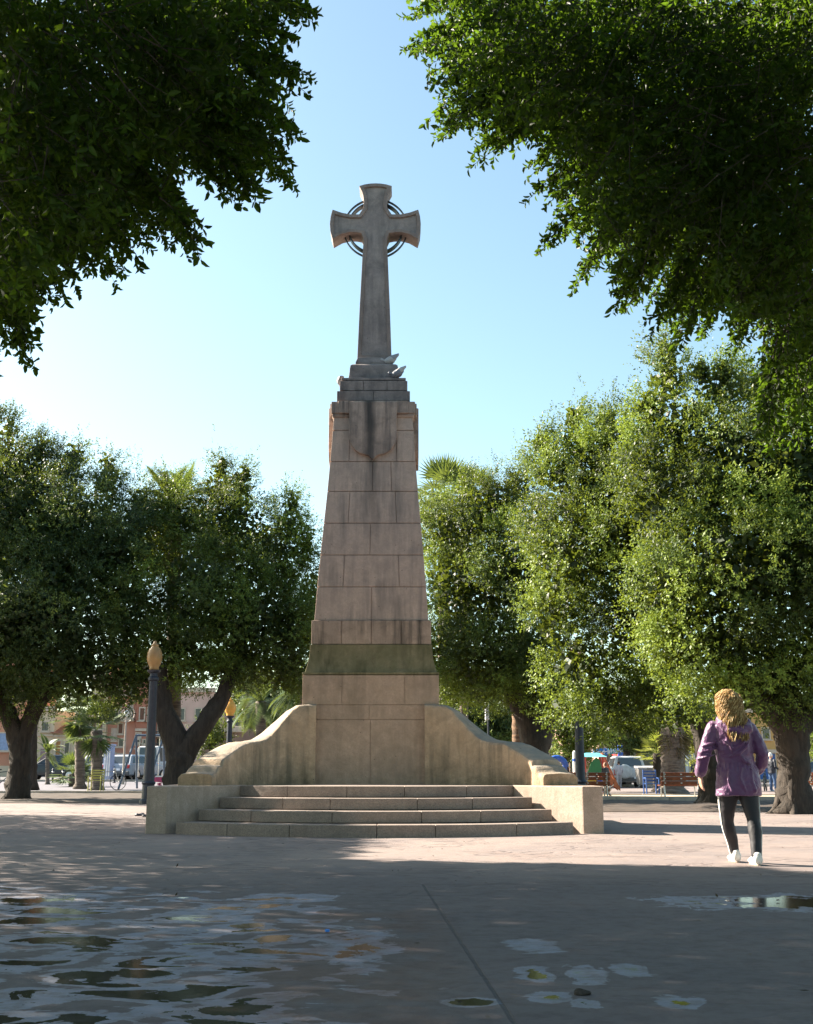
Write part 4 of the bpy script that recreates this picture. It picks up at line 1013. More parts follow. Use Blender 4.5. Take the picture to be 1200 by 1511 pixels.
# awning
A = WP(910, 1118, 84); B = WP(928, 1110, 84)
t = thing('shop_awning', 'red and white awning over the shop beside the blue signs', 'awning', ((A.x + B.x) / 2, 84, A.z))
b = MB(); b.hexa([(x, y, z) for x in (A.x, B.x) for y, z in ((84, A.z + .28), (84, A.z + .12)) for _ in (0,)] [:0] or [(A.x, 84, A.z), (A.x, 84, A.z + .12), (A.x, 87.6, B.z), (A.x, 87.6, B.z + .1), (B.x, 84, A.z), (B.x, 84, A.z + .12), (B.x, 87.6, B.z), (B.x, 87.6, B.z + .1)])
b.build('canopy', C('red awning', (.50, .05, .05)), t)
b = MB(); n = 8
for k in range(n): b.box((A.x + (B.x - A.x) * (k + .5) / n, 83.97, A.z - .12), ((B.x - A.x) / n * .5, .03, .22))
b.build('valance', wh, t)
# vertical white sign right of monument
t, A, B = sign('banner_sign', 'narrow white upright sign with dark lettering behind the right wing', 716.5, 1027, 721.5, 1062, 45, C('sign grey white', (.6, .6, .62)), cat='sign')
textobj('C\nA\nL\nL\nE', .135, ((A.x + B.x) / 2, 44.98, (A.z + B.z) / 2), C('dark letters', (.03, .03, .04)), t)
b = MB(); b.tube([((A.x + B.x) / 2 + .05, 45.3, 0), ((A.x + B.x) / 2 + .05, 45.3, B.z)], .035, 8); b.build('pole', M['post'], t)
# ornate tan panel left of pedestal
A = WP(358, 1075, 60); B = WP(378, 1036, 60)
t = thing('ornamental_pillar', 'tan ornamental pillar with cut openings above the left wing', 'pillar', ((A.x + B.x) / 2, 60, 0))
b = MB(); b.box(((A.x + B.x) / 2, 60.2, A.z - .4), (.5, .4, 2 * A.z - .2)); b.build('base', W_dark, t)
b = MB(); b.hexa([(x, y, z) for x in (A.x + .08, B.x - .08) for y in (60, 60.4) for z in (A.z, B.z - .25)])
for k in range(3): b.box(((A.x + B.x) / 2, 60.2, B.z - .22 + k * .09), (B.x - A.x + .02 + .03 * k, .5 + .04 * k, .05))
b.build('body', C('tan terracotta', (.36, .25, .15)), t)
b = MB()
for i in range(2):
    for j in range(3): b.box((A.x + .3 + i * .26, 59.99, A.z + .25 + j * .36), (.11, .04, .2))
b.build('openings', C('dark opening', (.03, .025, .02)), t)

# ================================================================== VEHICLES
lampr = C('tail lamp red', (.5, .02, .02), .3); tyre = M['rubber']; headl = C('headlamp', (.7, .7, .7), .2)
def car(name, label, px, Y, rz, paint, L=4.1, H=1.46, W=1.72, spare=False, box=False, group='cars parked along the far street'):
    t = thing(name, label, 'car', (0, 0, 0), group)
    h2 = .95 if not box else 1.05; a = L / 2
    lo = [(-a + .02, .28), (-a - .02, .55), (-a + .05, h2 - .03), (a - 1.25, h2), (a - .25, h2 - .17), (a, .62), (a - .03, .28)]
    b = MB(); rings = []
    for y, k in ((-W / 2, .05), (-W / 2 + .09, 0), (W / 2 - .09, 0), (W / 2, .05)): rings.append([(x * (1 - k * .5), y, z + (k * .6 if z < .5 else -k * .3)) for x, z in lo])
    b.loft(rings); body = b.build('body', paint, t, bevel=.05, seg=3, smooth=True)
    xb0, xb1, xt0, xt1 = -a + .12, a - 1.15, -a + (.45 if not box else .2), a - 1.95
    def cab(z): k = (z - h2 + .03) / (H - h2 + .03); return xb0 + (xt0 - xb0) * k, xb1 + (xt1 - xb1) * k, (W / 2 - .07) + (-.16) * k
    r = []
    for z in (h2 - .03, H - .06, H): x0, x1, w = cab(z); r.append([(x0, -w, z), (x1, -w, z), (x1, w, z), (x0, w, z)])
    r[2] = [(x * .9 - (.03 if x > 0 else 0), y * .9, z) for x, y, z in r[2]]
    b = MB(); b.loft(r); b.build('cabin', paint, t, bevel=.04, seg=3)
    za, zb = h2 + .03, H - .1
    A_, B_ = cab(za), cab(zb)
    for s in (-1, 1):
        xs = [(A_[0] + .22, B_[0] + .18, -.28, -.28), (-.2, -.2, A_[1] - .3, B_[1] - .12)]
        for (p, q, u, v2) in xs:
            b = MB(); e = .012
            b.loft([[(p, s * (A_[2] + d), za), (u, s * (A_[2] + d), za), (v2, s * (B_[2] + d), zb), (q, s * (B_[2] + d), zb)] for d in (-.03, e)]); b.build('side_window', M['glass'], t)
    for nm, i, sg in (('rear_window', 0, -1), ('windscreen', 1, 1)):
        b = MB(); b.loft([[(A_[i] + sg * d, -A_[2] + .14, za), (A_[i] + sg * d, A_[2] - .14, za), (B_[i] + sg * d, B_[2] - .14, zb), (B_[i] + sg * d, -B_[2] + .14, zb)] for d in (-.03, .014)]); b.build(nm, M['glass'], t)
    for x in (-a + .72, a - .78):
        for s in (-1, 1):
            b = MB(); b.lathe((0, 0, 0), [(.2, -.1), (.3, -.1), (.32, -.06), (.32, .06), (.3, .1), (.2, .1)], 22)
            b.v = [(v[0] + x, v[2] + s * (W / 2 - .07), v[1] + .32) for v in b.v]; wl = b.build('wheel', tyre, t, smooth=False)
            b = MB(); b.lathe((0, 0, 0), [(.03, .0), (.19, .0), (.2, .02), (.08, .03)], 16); b.v = [(v[0] + x, s * (v[2] + .025 + W / 2), v[1] + .32) for v in b.v]; b.build('rim', M['chrome'], wl)
    for s in (-1, 1):
        b = MB(); b.box((-a + .02, s * (W / 2 - .17), .78), (.1, .22, .3 if box else .2)); b.build('tail_light', lampr, t, bevel=.02)
        b = MB(); b.box((a - .12, s * (W / 2 - .25), .68), (.2, .32, .14)); b.build('headlight', headl, t, bevel=.02)
    b = MB(); b.box((-a - .03, 0, .42), (.12, W - .12, .2)); b.build('bumper', C('bumper grey', (.12, .12, .12)), t, bevel=.03)
    b = MB(); b.box((-a - .1, 0 if not spare else -.45, .5 if spare else .62), (.02, .5, .12)); b.build('number_plate', wh, t)
    if spare:
        b = MB(); b.lathe((0, 0, 0), [(.02, .0), (.33, 0), (.37, .04), (.37, .2), (.3, .24), (.02, .26)], 24); b.v = [(-a - .02 - v[2], v[0] + .28, v[1] + .82) for v in b.v]; b.build('spare_wheel_cover', C('wheel cover', (.55, .55, .53)), t, bevel=.02)
    g = GP(px, Y); t.location = g; t.rotation_euler = (0, 0, rz); return t
def paint(n, c): return C(n, c, .3, spec=.6)
car('parked_car', 'dark blue hatchback parked side on behind the low palm clump', 76, 68, math.pi, paint('navy paint', (.012, .02, .03)), L=3.9)
car('parked_car', 'white car seen from behind with red tail light beside the palms', 158, 70, R(80), paint('white car paint', (.6, .6, .6)))
car('parked_car', 'red car parked between the white and the silver car', 173, 74, R(80), paint('red paint', (.40, .02, .02)))
car('parked_car', 'silver grey estate car behind the swing frame', 203, 70, R(68), paint('silver paint', (.28, .32, .38)))
car('parked_van', 'pale van just right of the left street lamp', 231, 76, R(85), paint('pale van paint', (.5, .5, .5)), H=2.0, box=True, L=4.6)
car('parked_car', 'silver off road car with spare wheel on its back door', 922, 64, R(88), paint('suv silver', (.50, .50, .49)), H=1.62, W=1.8, box=True, spare=True)
car('parked_car', 'dark car in shade left of the off road car', 897, 68, R(85), paint('black paint', (.015, .015, .02)))
car('parked_car', 'grey car at the far right behind the massive trunk', 1222, 74, R(10), paint('grey paint', (.1, .11, .13)))

# ================================================================== STREET FURNITURE
def bench(label, px0, px1, Y, py_top=1140):
    A = GP(px0, Y); B = GP(px1, Y); x0, x1 = A.x, B.x; z0 = .0; cx = (x0 + x1) / 2; L = x1 - x0
    t = thing('park_bench', label, 'bench', (cx, Y, z0), 'red brown park benches')
    b = MB()
    for k in range(3): b.box((cx, Y - .06 + k * .0, .50 + .13 * k), (L, .035, .105), rx=R(8))
    b.build('backrest', M['wood'], t, bevel=.008)
    b = MB()
    for k in range(4): b.box((cx, Y + .08 + k * .115, .43), (L, .095, .035))
    b.build('seat', M['wood'], t, bevel=.008)
    for x in (x0 + .12, cx, x1 - .12) if L > 2.2 else (x0 + .1, x1 - .1):
        b = MB(); b.tube([(x, Y - .12, 0), (x, Y - .04, .4), (x, Y - .1, .82)], [.025, .025, .02], 6); b.tube([(x, Y + .45, 0), (x, Y + .42, .41), (x, Y - .04, .40)], .022, 6)
        b.build('leg', M['chrome'] if x != cx else M['post'], t)
    b = MB()
    for x in (x0 + .12, cx, x1 - .12):
        for k in range(3): b.box((x, Y - .095, .50 + .13 * k), (.05, .02, .03))
    b.build('bolts', M['chrome'], t)
    return t
bench('red brown bench between the right lamp and the off road car', 862, 901, 36)
bench('red brown bench behind the woman in front of the skirted palm', 976, 1036, 36)
bench('red brown bench at the right edge beyond the massive trunk', 1192, 1250, 38)
bench('red brown bench end just left of the right lamp', 836, 857, 37.5)

# swing frame
g = GP(190, 52); t = thing('swing_frame', 'blue grey metal swing frame left of the left lamp', 'swing', g)
xa, xb = GP(197, 52).x, GP(238, 52).x; zt = WP(200, 1085, 52).z
bg = C('blue grey steel', (.10, .14, .20), .4)
b = MB(); b.tube([(xa, 52, zt), (xb, 52, zt)], .05, 8); b.build('crossbar', bg, t)
for x in (xa, xb):
    for s in (-1, 1):
        b = MB(); b.tube([(x, 52, zt), (x - .45 * (1 if s < 0 else .12), 52 + s * .9, g.z)], .05, 8); b.build('leg', bg, t)
for k in range(2):
    x = xa + (xb - xa) * (.3 + .4 * k)
    b = MB(); b.tube([(x - .2, 52, zt), (x - .2, 52, g.z + .5)], .012, 4); b.tube([(x + .2, 52, zt), (x + .2, 52, g.z + .5)], .012, 4); b.build('chain', M['chrome'], t)
    b = MB(); b.box((x, 52, g.z + .5), (.45, .2, .04)); b.build('seat', M['rubber'], t, bevel=.01)
# thin ornate lamp with ring
g = GP(181, 60); t = thing('ornate_lamp', 'slender pale lamp post crowned by a scrolled ring before the pink block', 'street lamp', g)
zt = WP(181, 1056, 60).z; pal = C('pale post', (.42, .36, .30))
b = MB(); b.tube([(g.x, 60, g.z), (g.x, 60, g.z + .5), (g.x, 60, zt)], [.09, .06, .045], 8); b.build('post', pal, t)
b = MB()
for rr_ in (.42, .26):
    b.tube([(g.x + rr_ * math.cos(a), 60, zt + .1 + rr_ * math.sin(a)) for a in np.linspace(0, 6.2832, 25)], .025, 5, caps=False)
b.tube([(g.x - .3, 60, zt - .2), (g.x, 60, zt + .4), (g.x + .3, 60, zt - .2)], .02, 5); b.build('ring', pal, t)
b = MB(); b.ell((g.x, 60, zt + .1), (.14, .14, .18)); b.build('lantern', wh, t, smooth=True)
# bollards
for i, px in enumerate((168, 180.5, 201, 222, 77, 92)):
    g = GP(px, 63); t = thing('bollard', ('short dark bollard %s' % ('before the red car', 'at the foot of the slender ornate lamp', 'before the silver estate car', 'just left of the left street lamp', 'before the front of the dark hatchback', 'before the doors of the dark hatchback')[i]), 'bollard', g, 'bollards along the far street')
    b = MB(); b.lathe((g.x, g.y, g.z), [(.09, 0), (.09, .05), (.06, .08), (.055, .62), (.075, .65), (.07, .72), (.03, .76)], 10); b.build('post', M['post'], t, smooth=False)
    b = MB(); b.lathe((g.x, g.y, g.z), [(.058, .55), (.064, .56), (.064, .60), (.058, .61)], 10); b.build('band', M['chrome'], t)
# kiosk
A = GP(147.5, 66); B = GP(158.5, 66); zt = WP(150, 1100, 66).z
t = thing('kiosk', 'small pale blue kiosk behind the shorter fan palm', 'kiosk', ((A.x + B.x) / 2, 66.5, A.z))
kb = C('kiosk blue', (.32, .38, .58)); cx = (A.x + B.x) / 2
b = MB(); b.box((cx, 66.9, (A.z + zt) / 2), (B.x - A.x, .8, zt - A.z)); b.build('body', kb, t, bevel=.02)
b = MB(); b.box((cx, 66.9, zt + .04), (B.x - A.x + .1, .95, .1)); b.build('roof', kb, t, bevel=.02)
b = MB()
for k in (-1, 0, 1): b.box((cx + k * .12, 66.48, (A.z + zt) / 2), (.07, .03, (zt - A.z) * .7))
b.build('panel', wh, t)
# yellow frame chair and bicycle on the left paving
def chair(label, px, Y, col, w=.75):
    g = GP(px, Y); t = thing('metal_seat', label, 'seat', g); x, y, z = g
    b = MB()
    for k in range(5): b.box((x, y - .2 + .1 * k, z + .44), (w, .07, .025))
    b.build('seat', col, t)
    b = MB()
    for k in range(4): b.box((x, y + .26, z + .54 + .1 * k), (w, .025, .06))
    b.build('backrest', col, t)
    for sx in (-1, 1):
        for sy in (-1, 1): b = MB(); b.tube([(x + sx * w / 2, y + sy * .24, z), (x + sx * w / 2, y + sy * .24, z + (.9 if sy > 0 else .62))], .025, 6); b.build('leg', col, t)
        b = MB(); b.tube([(x + sx * w / 2, y - .24, z + .62), (x + sx * w / 2, y + .24, z + .62)], .022, 6); b.build('armrest', col, t)
    return t
yl = C('yellow green paint', (.34, .32, .09), .5)
chair('yellow green metal chair on the left paving before the palms', 141, 48, yl, .5)
chair('blue metal seat left of the bench behind the woman', 962, 40, C('blue paint', (.02, .07, .24), .4), .42)
def bicycle(label, px, Y, col, rz=0.):
    t = thing('bicycle', label, 'bicycle', (0, 0, 0))
    for x in (-.52, .52):
        b = MB(); b.tube([(x + .33 * math.cos(a), 0, .34 + .33 * math.sin(a)) for a in np.linspace(0, 6.2832, 25)], .018, 5, caps=False); w = b.build('wheel', tyre, t)
        b = MB()
        for k in range(8): b.tube([(x, 0, .34), (x + .32 * math.cos(k * .785), 0, .34 + .32 * math.sin(k * .785))], .004, 3)
        b.build('spokes', M['chrome'], w)
    b = MB()
    for p, q in (((-.52, .34), (-.1, .3)), ((-.1, .3), (-.18, .78)), ((-.52, .34), (-.17, .72)), ((-.1, .3), (.38, .75)), ((-.17, .74), (.36, .8)), ((.36, .9), (.52, .34))): b.tube([(p[0], 0, p[1]), (q[0], 0, q[1])], .018, 6)
    b.build('frame', col, t)
    b = MB(); b.box((-.2, 0, .86), (.25, .13, .05)); b.build('saddle', M['rubber'], t, bevel=.02)
    b = MB(); b.tube([(.3, -.28, .98), (.36, 0, .96), (.3, .28, .98)], .014, 6); b.build('handlebar', M['post'], t)
    t.location = GP(px, Y); t.rotation_euler = (0, 0, rz); return t
bicycle('bicycle parked right of the yellow green chair', 155, 50, M['chrome'], .3)
bicycle('bicycle at the far left edge behind the tree', 3, 50, M['post'], .2)
bicycle('dark bicycle held by the man in the navy jumper', 1130, 51, M['post'], 1.2)
# pink spring rocker
g = GP(235, 48); t = thing('spring_rocker', 'pink playground spring rocker between the left lamp and forked tree', 'play equipment', g); pk = C('pink plastic', (.50, .06, .18), .4)
b = MB(); b.tube([(g.x + .09 * math.cos(a), 48 + .09 * math.sin(a), g.z + a * .008) for a in np.linspace(0, 44, 90)], .015, 5); b.build('spring', pk, t)
b = MB(); b.extr([(g.x - .45, g.z + .4), (g.x + .3, g.z + .36), (g.x + .5, g.z + .62), (g.x + .36, g.z + .86), (g.x + .2, g.z + .6), (g.x - .2, g.z + .56), (g.x - .42, g.z + .74)], 47.86, 48.14); b.build('body', pk, t, bevel=.03)
b = MB(); b.box((g.x, 48, g.z + .6), (.3, .34, .05)); b.build('seat', wh, t, bevel=.01)
# playground tower with slide
g = GP(876, 46); t = thing('playground_slide', 'colourful playground tower with green panel and orange slide behind the right lamp', 'play equipment', (g.x, 46, 0))
x = g.x; rd = C('red post', (.50, .05, .03), .4); gn = C('green panel', (.02, .16, .05), .4); og = C('orange slide', (.42, .11, .03), .4); cy = C('cyan roof', (.15, .5, .6), .4); ye = C('yellow panel', (.6, .38, .03), .4); bp = C('blue panel', (.03, .10, .40), .4)
zt = WP(876, 1117, 46).z
for dx in (-.35, .35):
    for dy in (-.35, .35): b = MB(); b.tube([(x + dx, 46 + dy, 0), (x + dx, 46 + dy, zt)], .05, 8); b.build('post', rd, t)
b = MB(); b.add([(x - .5, 45.5, zt), (x + .5, 45.5, zt), (x + .5, 46.5, zt), (x - .5, 46.5, zt), (x - .25, 46, zt + .16), (x + .25, 46, zt + .16)], [(0, 1, 5, 4), (2, 3, 4, 5), (1, 2, 5), (3, 0, 4), (0, 3, 2, 1)]); b.build('roof', cy, t)
b = MB(); b.extr([(x - .28, .75), (x + .34, .75), (x + .22, zt - .1), (x + .08, zt - .02), (x - .1, zt - .2)], 45.60, 45.64); b.build('panel', gn, t)
b = MB(); b.extr([(x - .3, .06), (x + .05, .06), (x + .05, .5), (x - .3, .5)], 45.58, 45.63); b.build('lower_panel', ye, t)
b = MB(); b.extr([(x + .1, .06), (x + .42, .06), (x + .42, .5), (x + .1, .5)], 45.58, 45.63); b.build('lower_panel', bp, t)
b = MB(); b.box((x, 46, .72), (.8, .8, .06)); b.build('deck', rd, t)
b = MB()
for s in (-.25, .25): b.extr([(x + .35, zt - .35), (x + .5, zt - .35), (x + .7, .6), (x + 1.0, .25), (x + 1.0, .1), (x + .62, .4), (x + .35, 1.0)], 46 + s - .02, 46 + s + .02)
b.box((x + .68, 46, .85), (1.5, .48, .04), ry=R(66)); b.build('chute', og, t)
b = MB(); b.tube([(x - 1.35 + .35 * math.cos(a) , 46.3, 1.0 + .35 * math.sin(a)) for a in np.linspace(0, 3.14, 10)], .12, 8); b.tube([(x - 1.0, 46.3, 1.), (x - 1.0, 46.3, 0)], .05, 6); b.tube([(x - 1.7, 46.3, 1.), (x - 1.7, 46.3, 0)], .05, 6)
ar = b.build('arch', bp, t)
g = GP(850, 44); t = thing('white_post', 'short white rounded post beside the right lamp', 'post', g); b = MB(); b.lathe(g, [(.12, 0), (.12, .05), (.085, .07), (.085, 1.45), (.07, 1.55), (.03, 1.6)], 12); b.build('shaft', M['white'], t); b = MB(); b.lathe(g, [(.0875, 1.2), (.092, 1.21), (.092, 1.3), (.0875, 1.31)], 12); b.build('band', bp, t)
# dumpster
g = GP(955, 60); t = thing('waste_container', 'grey waste container with sloped lid behind the blue seat', 'container', g); x, y, z = g
dg_ = C('container grey', (.20, .19, .18)); b = MB(); b.hexa([(x + sx * w, y + sy * .45, z + zz) for sx in (-1, 1) for sy in (-1, 1) for zz, w in ((.15, .42), (.95, .5))]); b.build('body', dg_, t, bevel=.03)
b = MB(); b.hexa([(x + sx * .53, y + sy * .48, z + .97 + (.14 if (zz and sy > 0) else .05 if zz else 0)) for sx in (-1, 1) for sy in (-1, 1) for zz in (0, 1)]); b.build('lid', C('lid grey', (.33, .32, .31)), t, bevel=.02)
for sx in (-1, 1): b = MB(); b.lathe((x + sx * .35, y - .35, z), [(.05, 0), (.08, .03), (.08, .12), (.05, .15)], 10); b.build('wheel', tyre, t)
# parking meter / blue totem by the shops
g = GP(917.5, 80); t = thing('blue_totem', 'blue upright totem with round pale emblem behind the person in white', 'sign', g); b = MB(); b.box((g.x, g.y, g.z + 1.3), (.35, .2, 2.5)); b.build('body', bp, t, bevel=.03)
b = MB(); b.lathe((0, 0, 0), [(.12, 0), (.12, .02)], 16); b.v = [(v[0] + g.x, g.y - .1 - v[2], v[1] + g.z + 2.2) for v in b.v]; b.build('emblem', wh, t)

# ================================================================== PEOPLE
def caps(b, pts, rad, n=12, flat=None):
    pts = [Vector(p) for p in pts]
    b.tube(pts, rad, n, flat=flat)
    b.ell(pts[0], (rad[0] * .98,) * 3, n, 6); b.ell(pts[-1], (rad[-1] * .98,) * 3, n, 6)
    for p, r in zip(pts[1:-1], rad[1:-1]): b.ell(p, (r * .98,) * 3, n, 6)
def ring_loft(b, rows, n=24, pw=2.3):
    """rows: (cx, cy, z, rx, ry)"""
    rr = []
    for cx, cy_, z, rx, ry in rows:
        ring = []
        for k in range(n):
            a = 2 * math.pi * k / n; c_, s_ = math.cos(a), math.sin(a)
            ring.append((cx + rx * math.copysign(abs(c_) ** (2 / pw), c_), cy_ + ry * math.copysign(abs(s_) ** (2 / pw), s_), z))
        rr.append(ring)
    b.loft(rr)
def hand(b, w, d, side, sc=1., curl=.5, thumb_y=1.):
    """hand hanging from wrist w in direction d; side = unit vector from little finger to index"""
    d = Vector(d).normalized(); side = (Vector(side) - d * Vector(side).dot(d)).normalized(); nrm = d.cross(side).normalized()
    w = Vector(w); palm_ = [w + d * .0, w + d * .045 * sc, w + d * .085 * sc]
    for k in (-1, 0, 1): caps(b, [w + side * k * .012 * sc, w + d * .08 * sc + side * k * .026 * sc], [.014 * sc, .013 * sc], 8)
    for k, ln in enumerate((.062, .078, .083, .074)):
        o = w + d * .085 * sc + side * (k - 1.5) * .0195 * sc; c_ = curl * (1 + .12 * k)
        d1 = (d + nrm * c_ * .35).normalized(); d2 = (d + nrm * c_ * .9).normalized(); d3 = (d + nrm * c_ * 1.6).normalized()
        l = ln * sc; p1 = o + d1 * l * .45; p2 = p1 + d2 * l * .32; p3 = p2 + d3 * l * .25
        caps(b, [o, p1, p2, p3], [.0092 * sc, .0088 * sc, .008 * sc, .0068 * sc], 8)
    o = w + d * .025 * sc + side * .03 * sc; t1 = (side * .8 + d * .7 + nrm * .3).normalized(); t2 = (side * .3 + d * 1. + nrm * .5).normalized()
    caps(b, [o, o + t1 * .036 * sc, o + t1 * .036 * sc + t2 * .036 * sc], [.013 * sc, .011 * sc, .008 * sc], 8)
def head(b, c, s=1., yaw=0.):
    c = Vector(c); m = Matrix.Rotation(yaw, 3, 'Z')
    def P(x, y, z): return c + m @ Vector((x * s, y * s, z * s))
    b.ell(c, (.077 * s, .097 * s, .112 * s), 16, 10, m); b.ell(P(0, .035, -.055), (.055 * s, .06 * s, .058 * s), 12, 8, m)
    caps(b, [P(0, .095, .015), P(0, .112, -.022)], [.010 * s, .016 * s], 8)
    for sx in (-1, 1): b.ell(P(sx * .079, -.005, -.01), (.012 * s, .022 * s, .033 * s), 8, 6, m); b.ell(P(sx * .03, .083, .012), (.016 * s, .012 * s, .010 * s), 8, 6, m)
    b.ell(P(0, .09, -.055), (.025 * s, .012 * s, .012 * s), 8, 6, m)

# --- the woman (local coordinates, walking away = +Y)
g = GP(1097, 11.45)
WOM = thing('person', 'woman walking away in a purple hooded jacket and black leggings', 'person', (0, 0, 0))
b = MB()
head(b, (-.06, .03, 1.525), .94)
caps(b, [(-.058, 0, 1.42), (-.045, -.01, 1.32)], [.052, .06])
ring_loft(b, [(-.02, 0, .70, .15, .12), (-.01, 0, .80, .165, .13), (-.02, 0, .95, .135, .10), (-.04, 0, 1.12, .145, .11), (-.045, -.01, 1.28, .16, .10), (-.045, -.01, 1.34, .10, .07)])
LA = [(-.235, 0, 1.285), (-.315, -.02, 1.03), (-.345, .06, .845)]; RA = [(.145, 0, 1.275), (.235, -.03, 1.03), (.215, .12, .86)]
caps(b, LA, [.040, .036, .027]); caps(b, RA, [.040, .036, .027])
caps(b, [(-.20, 0, 1.28), (.11, 0, 1.27)], [.042, .042])
hand(b, (-.345, .065, .835), (.02, .15, -1), (-.2, 1, .2), 1.0, .5)
hand(b, (.213, .13, .85), (-.1, .5, -.85), (.2, 1, .3), 1.0, .6)
LL = [(-.095, 0, .78), (-.10, .10, .42), (-.01, .22, .09)]; RL = [(.075, 0, .78), (.10, -.06, .42), (.08, -.16, .09)]
caps(b, LL, [.085, .05, .030]); caps(b, RL, [.085, .05, .030])
caps(b, [(-.01, .22, .07), (-.01, .36, .035)], [.028, .026]); caps(b, [(.08, -.16, .07), (.09, -.02, .035)], [.034, .028])
body = b.build('body', M['skin'], WOM, smooth=True); remesh(body, .0065, 2)
# leggings
lg = C('black leggings', (.014, .013, .018), .65)
b = MB()
rl = [.110, .102, .082, .062, .060, .062, .051, .045]
def leg(b, s, pts):
    caps(b, pts, rl, 16)
Lp = [(-.088, 0, .80), (-.094, .02, .68), (-.10, .06, .55), (-.098, .105, .43), (-.094, .12, .38), (-.070, .15, .30), (-.035, .20, .19), (-.012, .222, .085)]
Rp = [(.070, 0, .80), (.078, -.01, .68), (.092, -.035, .55), (.102, -.06, .43), (.102, -.075, .38), (.10, -.10, .30), (.09, -.14, .19), (.082, -.162, .085)]
leg(b, -1, Lp); leg(b, 1, Rp); b.ell((-.01, 0, .82), (.175, .13, .13), 20, 10)
lego = b.build('leggings', lg, WOM, smooth=True); remesh(lego, .010, 3, .012, .09)
for s, pp in ((-1, Lp), (1, Rp)):
    b = MB(); rings = []
    for p, r in zip(pp, rl):
        r += .0035
        rings.append([(p[0] + s * math.cos(a) * (r + e), p[1] - .002 + math.sin(a) * (r + e), p[2]) for a, e in ((-.20, -.012), (-.20, .0035), (.20, .0035), (.20, -.012))])
    b.loft(rings); b.build('side_stripe', C('stripe white', (.72, .70, .66)), lego, smooth=False)
# shoes
for nm, (x, y, z), rx in (('shoe', (-.010, .25, 0), 0), ('shoe', (.084, -.13, 0), 0)):
    b = MB(); rows = []
    st = [(-.105, .034, .075), (-.09, .04, .095), (-.05, .042, .10), (0, .044, .085), (.06, .048, .062), (.11, .045, .05), (.15, .03, .035)]
    rings = []
    for yy, w, h in st:
        rings.append([(x + w * math.cos(a), y + yy, .012 + h * (.5 + .5 * math.sin(a))) for a in np.linspace(0, 6.2832, 15)[:-1]])
    b.loft(rings); b.ell((x, y - .055, .10), (.036, .05, .025), 12, 6)
    so = b.build(nm, C('shoe white', (.72, .69, .64), .6), WOM, smooth=True)
    b = MB(); b.prism([(x + .042 * math.cos(a) * (1.12 if math.sin(a) > 0 else .95), y + .025 + .135 * math.sin(a)) for a in np.linspace(0, 6.2832, 21)[:-1]], 0, .02); b.build('sole', C('sole grey', (.33, .27, .22)), so, bevel=.004)
# jacket
jm, nt, bs = newmat('purple nylon')
v = coord(nt); nn = noi(nt, v, 7, 5, .55, 1.2)
nt.links.new(mix(nt, mp(nt, noi(nt, v, 3, 3), .3, .7), (.105, .032, .105), (.15, .05, .145)), bs.inputs['Base Color'])
bs.inputs['Roughness'].default_value = .42; bs.inputs['Sheen Weight'].default_value = .3
b1 = nd(nt, 'ShaderNodeBump', {'Height': nn, 'Strength': .7, 'Distance': .035})
b2 = nd(nt, 'ShaderNodeBump', {'Height': noi(nt, v, 26, 4, .6, .8), 'Strength': .35, 'Distance': .008, 'Normal': b1.outputs[0]})
nt.links.new(b2.outputs[0], bs.inputs['Normal'])
b = MB()
ring_loft(b, [(-.005, 0, .63, .218, .165), (-.003, 0, .70, .216, .17), (0, 0, .80, .208, .172), (-.012, 0, .88, .188, .158), (-.016, 0, .925, .166, .142), (-.02, 0, .96, .180, .148), (-.03, 0, 1.08, .184, .150), (-.04, 0, 1.20, .190, .145), (-.045, -.01, 1.29, .185, .125), (-.045, -.01, 1.345, .14, .10), (-.045, -.01, 1.375, .08, .08)], 32, 2.2)
caps(b, [(-.215, 0, 1.285), (-.265, -.01, 1.17), (-.322, -.02, 1.03), (-.340, .02, .93), (-.352, .055, .85)], [.068, .068, .066, .058, .054], 16)
caps(b, [(.135, 0, 1.275), (.185, -.01, 1.16), (.245, -.03, 1.03), (.25, .03, .94), (.228, .105, .88)], [.068, .068, .066, .058, .054], 16)
for zz in (1.0, 1.06, 1.12): b.tube([(-.31 + (zz - 1.) * .3 + .085 * math.cos(a), -.01 + .085 * math.sin(a), zz + .02 * math.cos(a)) for a in np.linspace(0, 6.2832, 17)], .008, 6, caps=False)
# diagonal folds, waist gathers and hem pleats modelled as raised ridges
for k in range(15):
    a = -2.95 + k * .2; cxx, cyy = math.cos(a), math.sin(a)
    b.tube([(-.016 + cxx * .182, cyy * .146, .985 + .01 * (k % 3)), (-.016 + cxx * .180, cyy * .143, .925), (-.01 + cxx * .212, cyy * .160, .85 - .02 * (k % 2))], [.004, .012, .004], 6)
for p in ([(-.17, -.145, 1.16), (-.06, -.155, 1.08), (.02, -.155, 1.12), (.07, -.15, 1.2)], [(-.12, -.15, 1.0), (-.02, -.158, 1.03), (.06, -.155, 1.10), (.10, -.148, 1.18)], [(-.15, -.15, 1.22), (-.1, -.157, 1.12), (-.08, -.155, 1.04)],
          [(.0, -.16, .90), (-.03, -.175, .80), (.02, -.172, .68)], [(.1, -.15, .89), (.09, -.16, .78), (.12, -.155, .67)], [(-.12, -.15, .89), (-.14, -.155, .78), (-.11, -.16, .67)], [(-.02, -.155, 1.02), (.03, -.16, .96), (.09, -.15, .93)]):
    b.tube(p, [.006] + [.016] * (len(p) - 2) + [.006], 7)
jo = b.build('jacket', jm, WOM, smooth=True); remesh(jo, .0085, 2, .030, .16, .007, .05)
b = MB()   # hood lying on the back
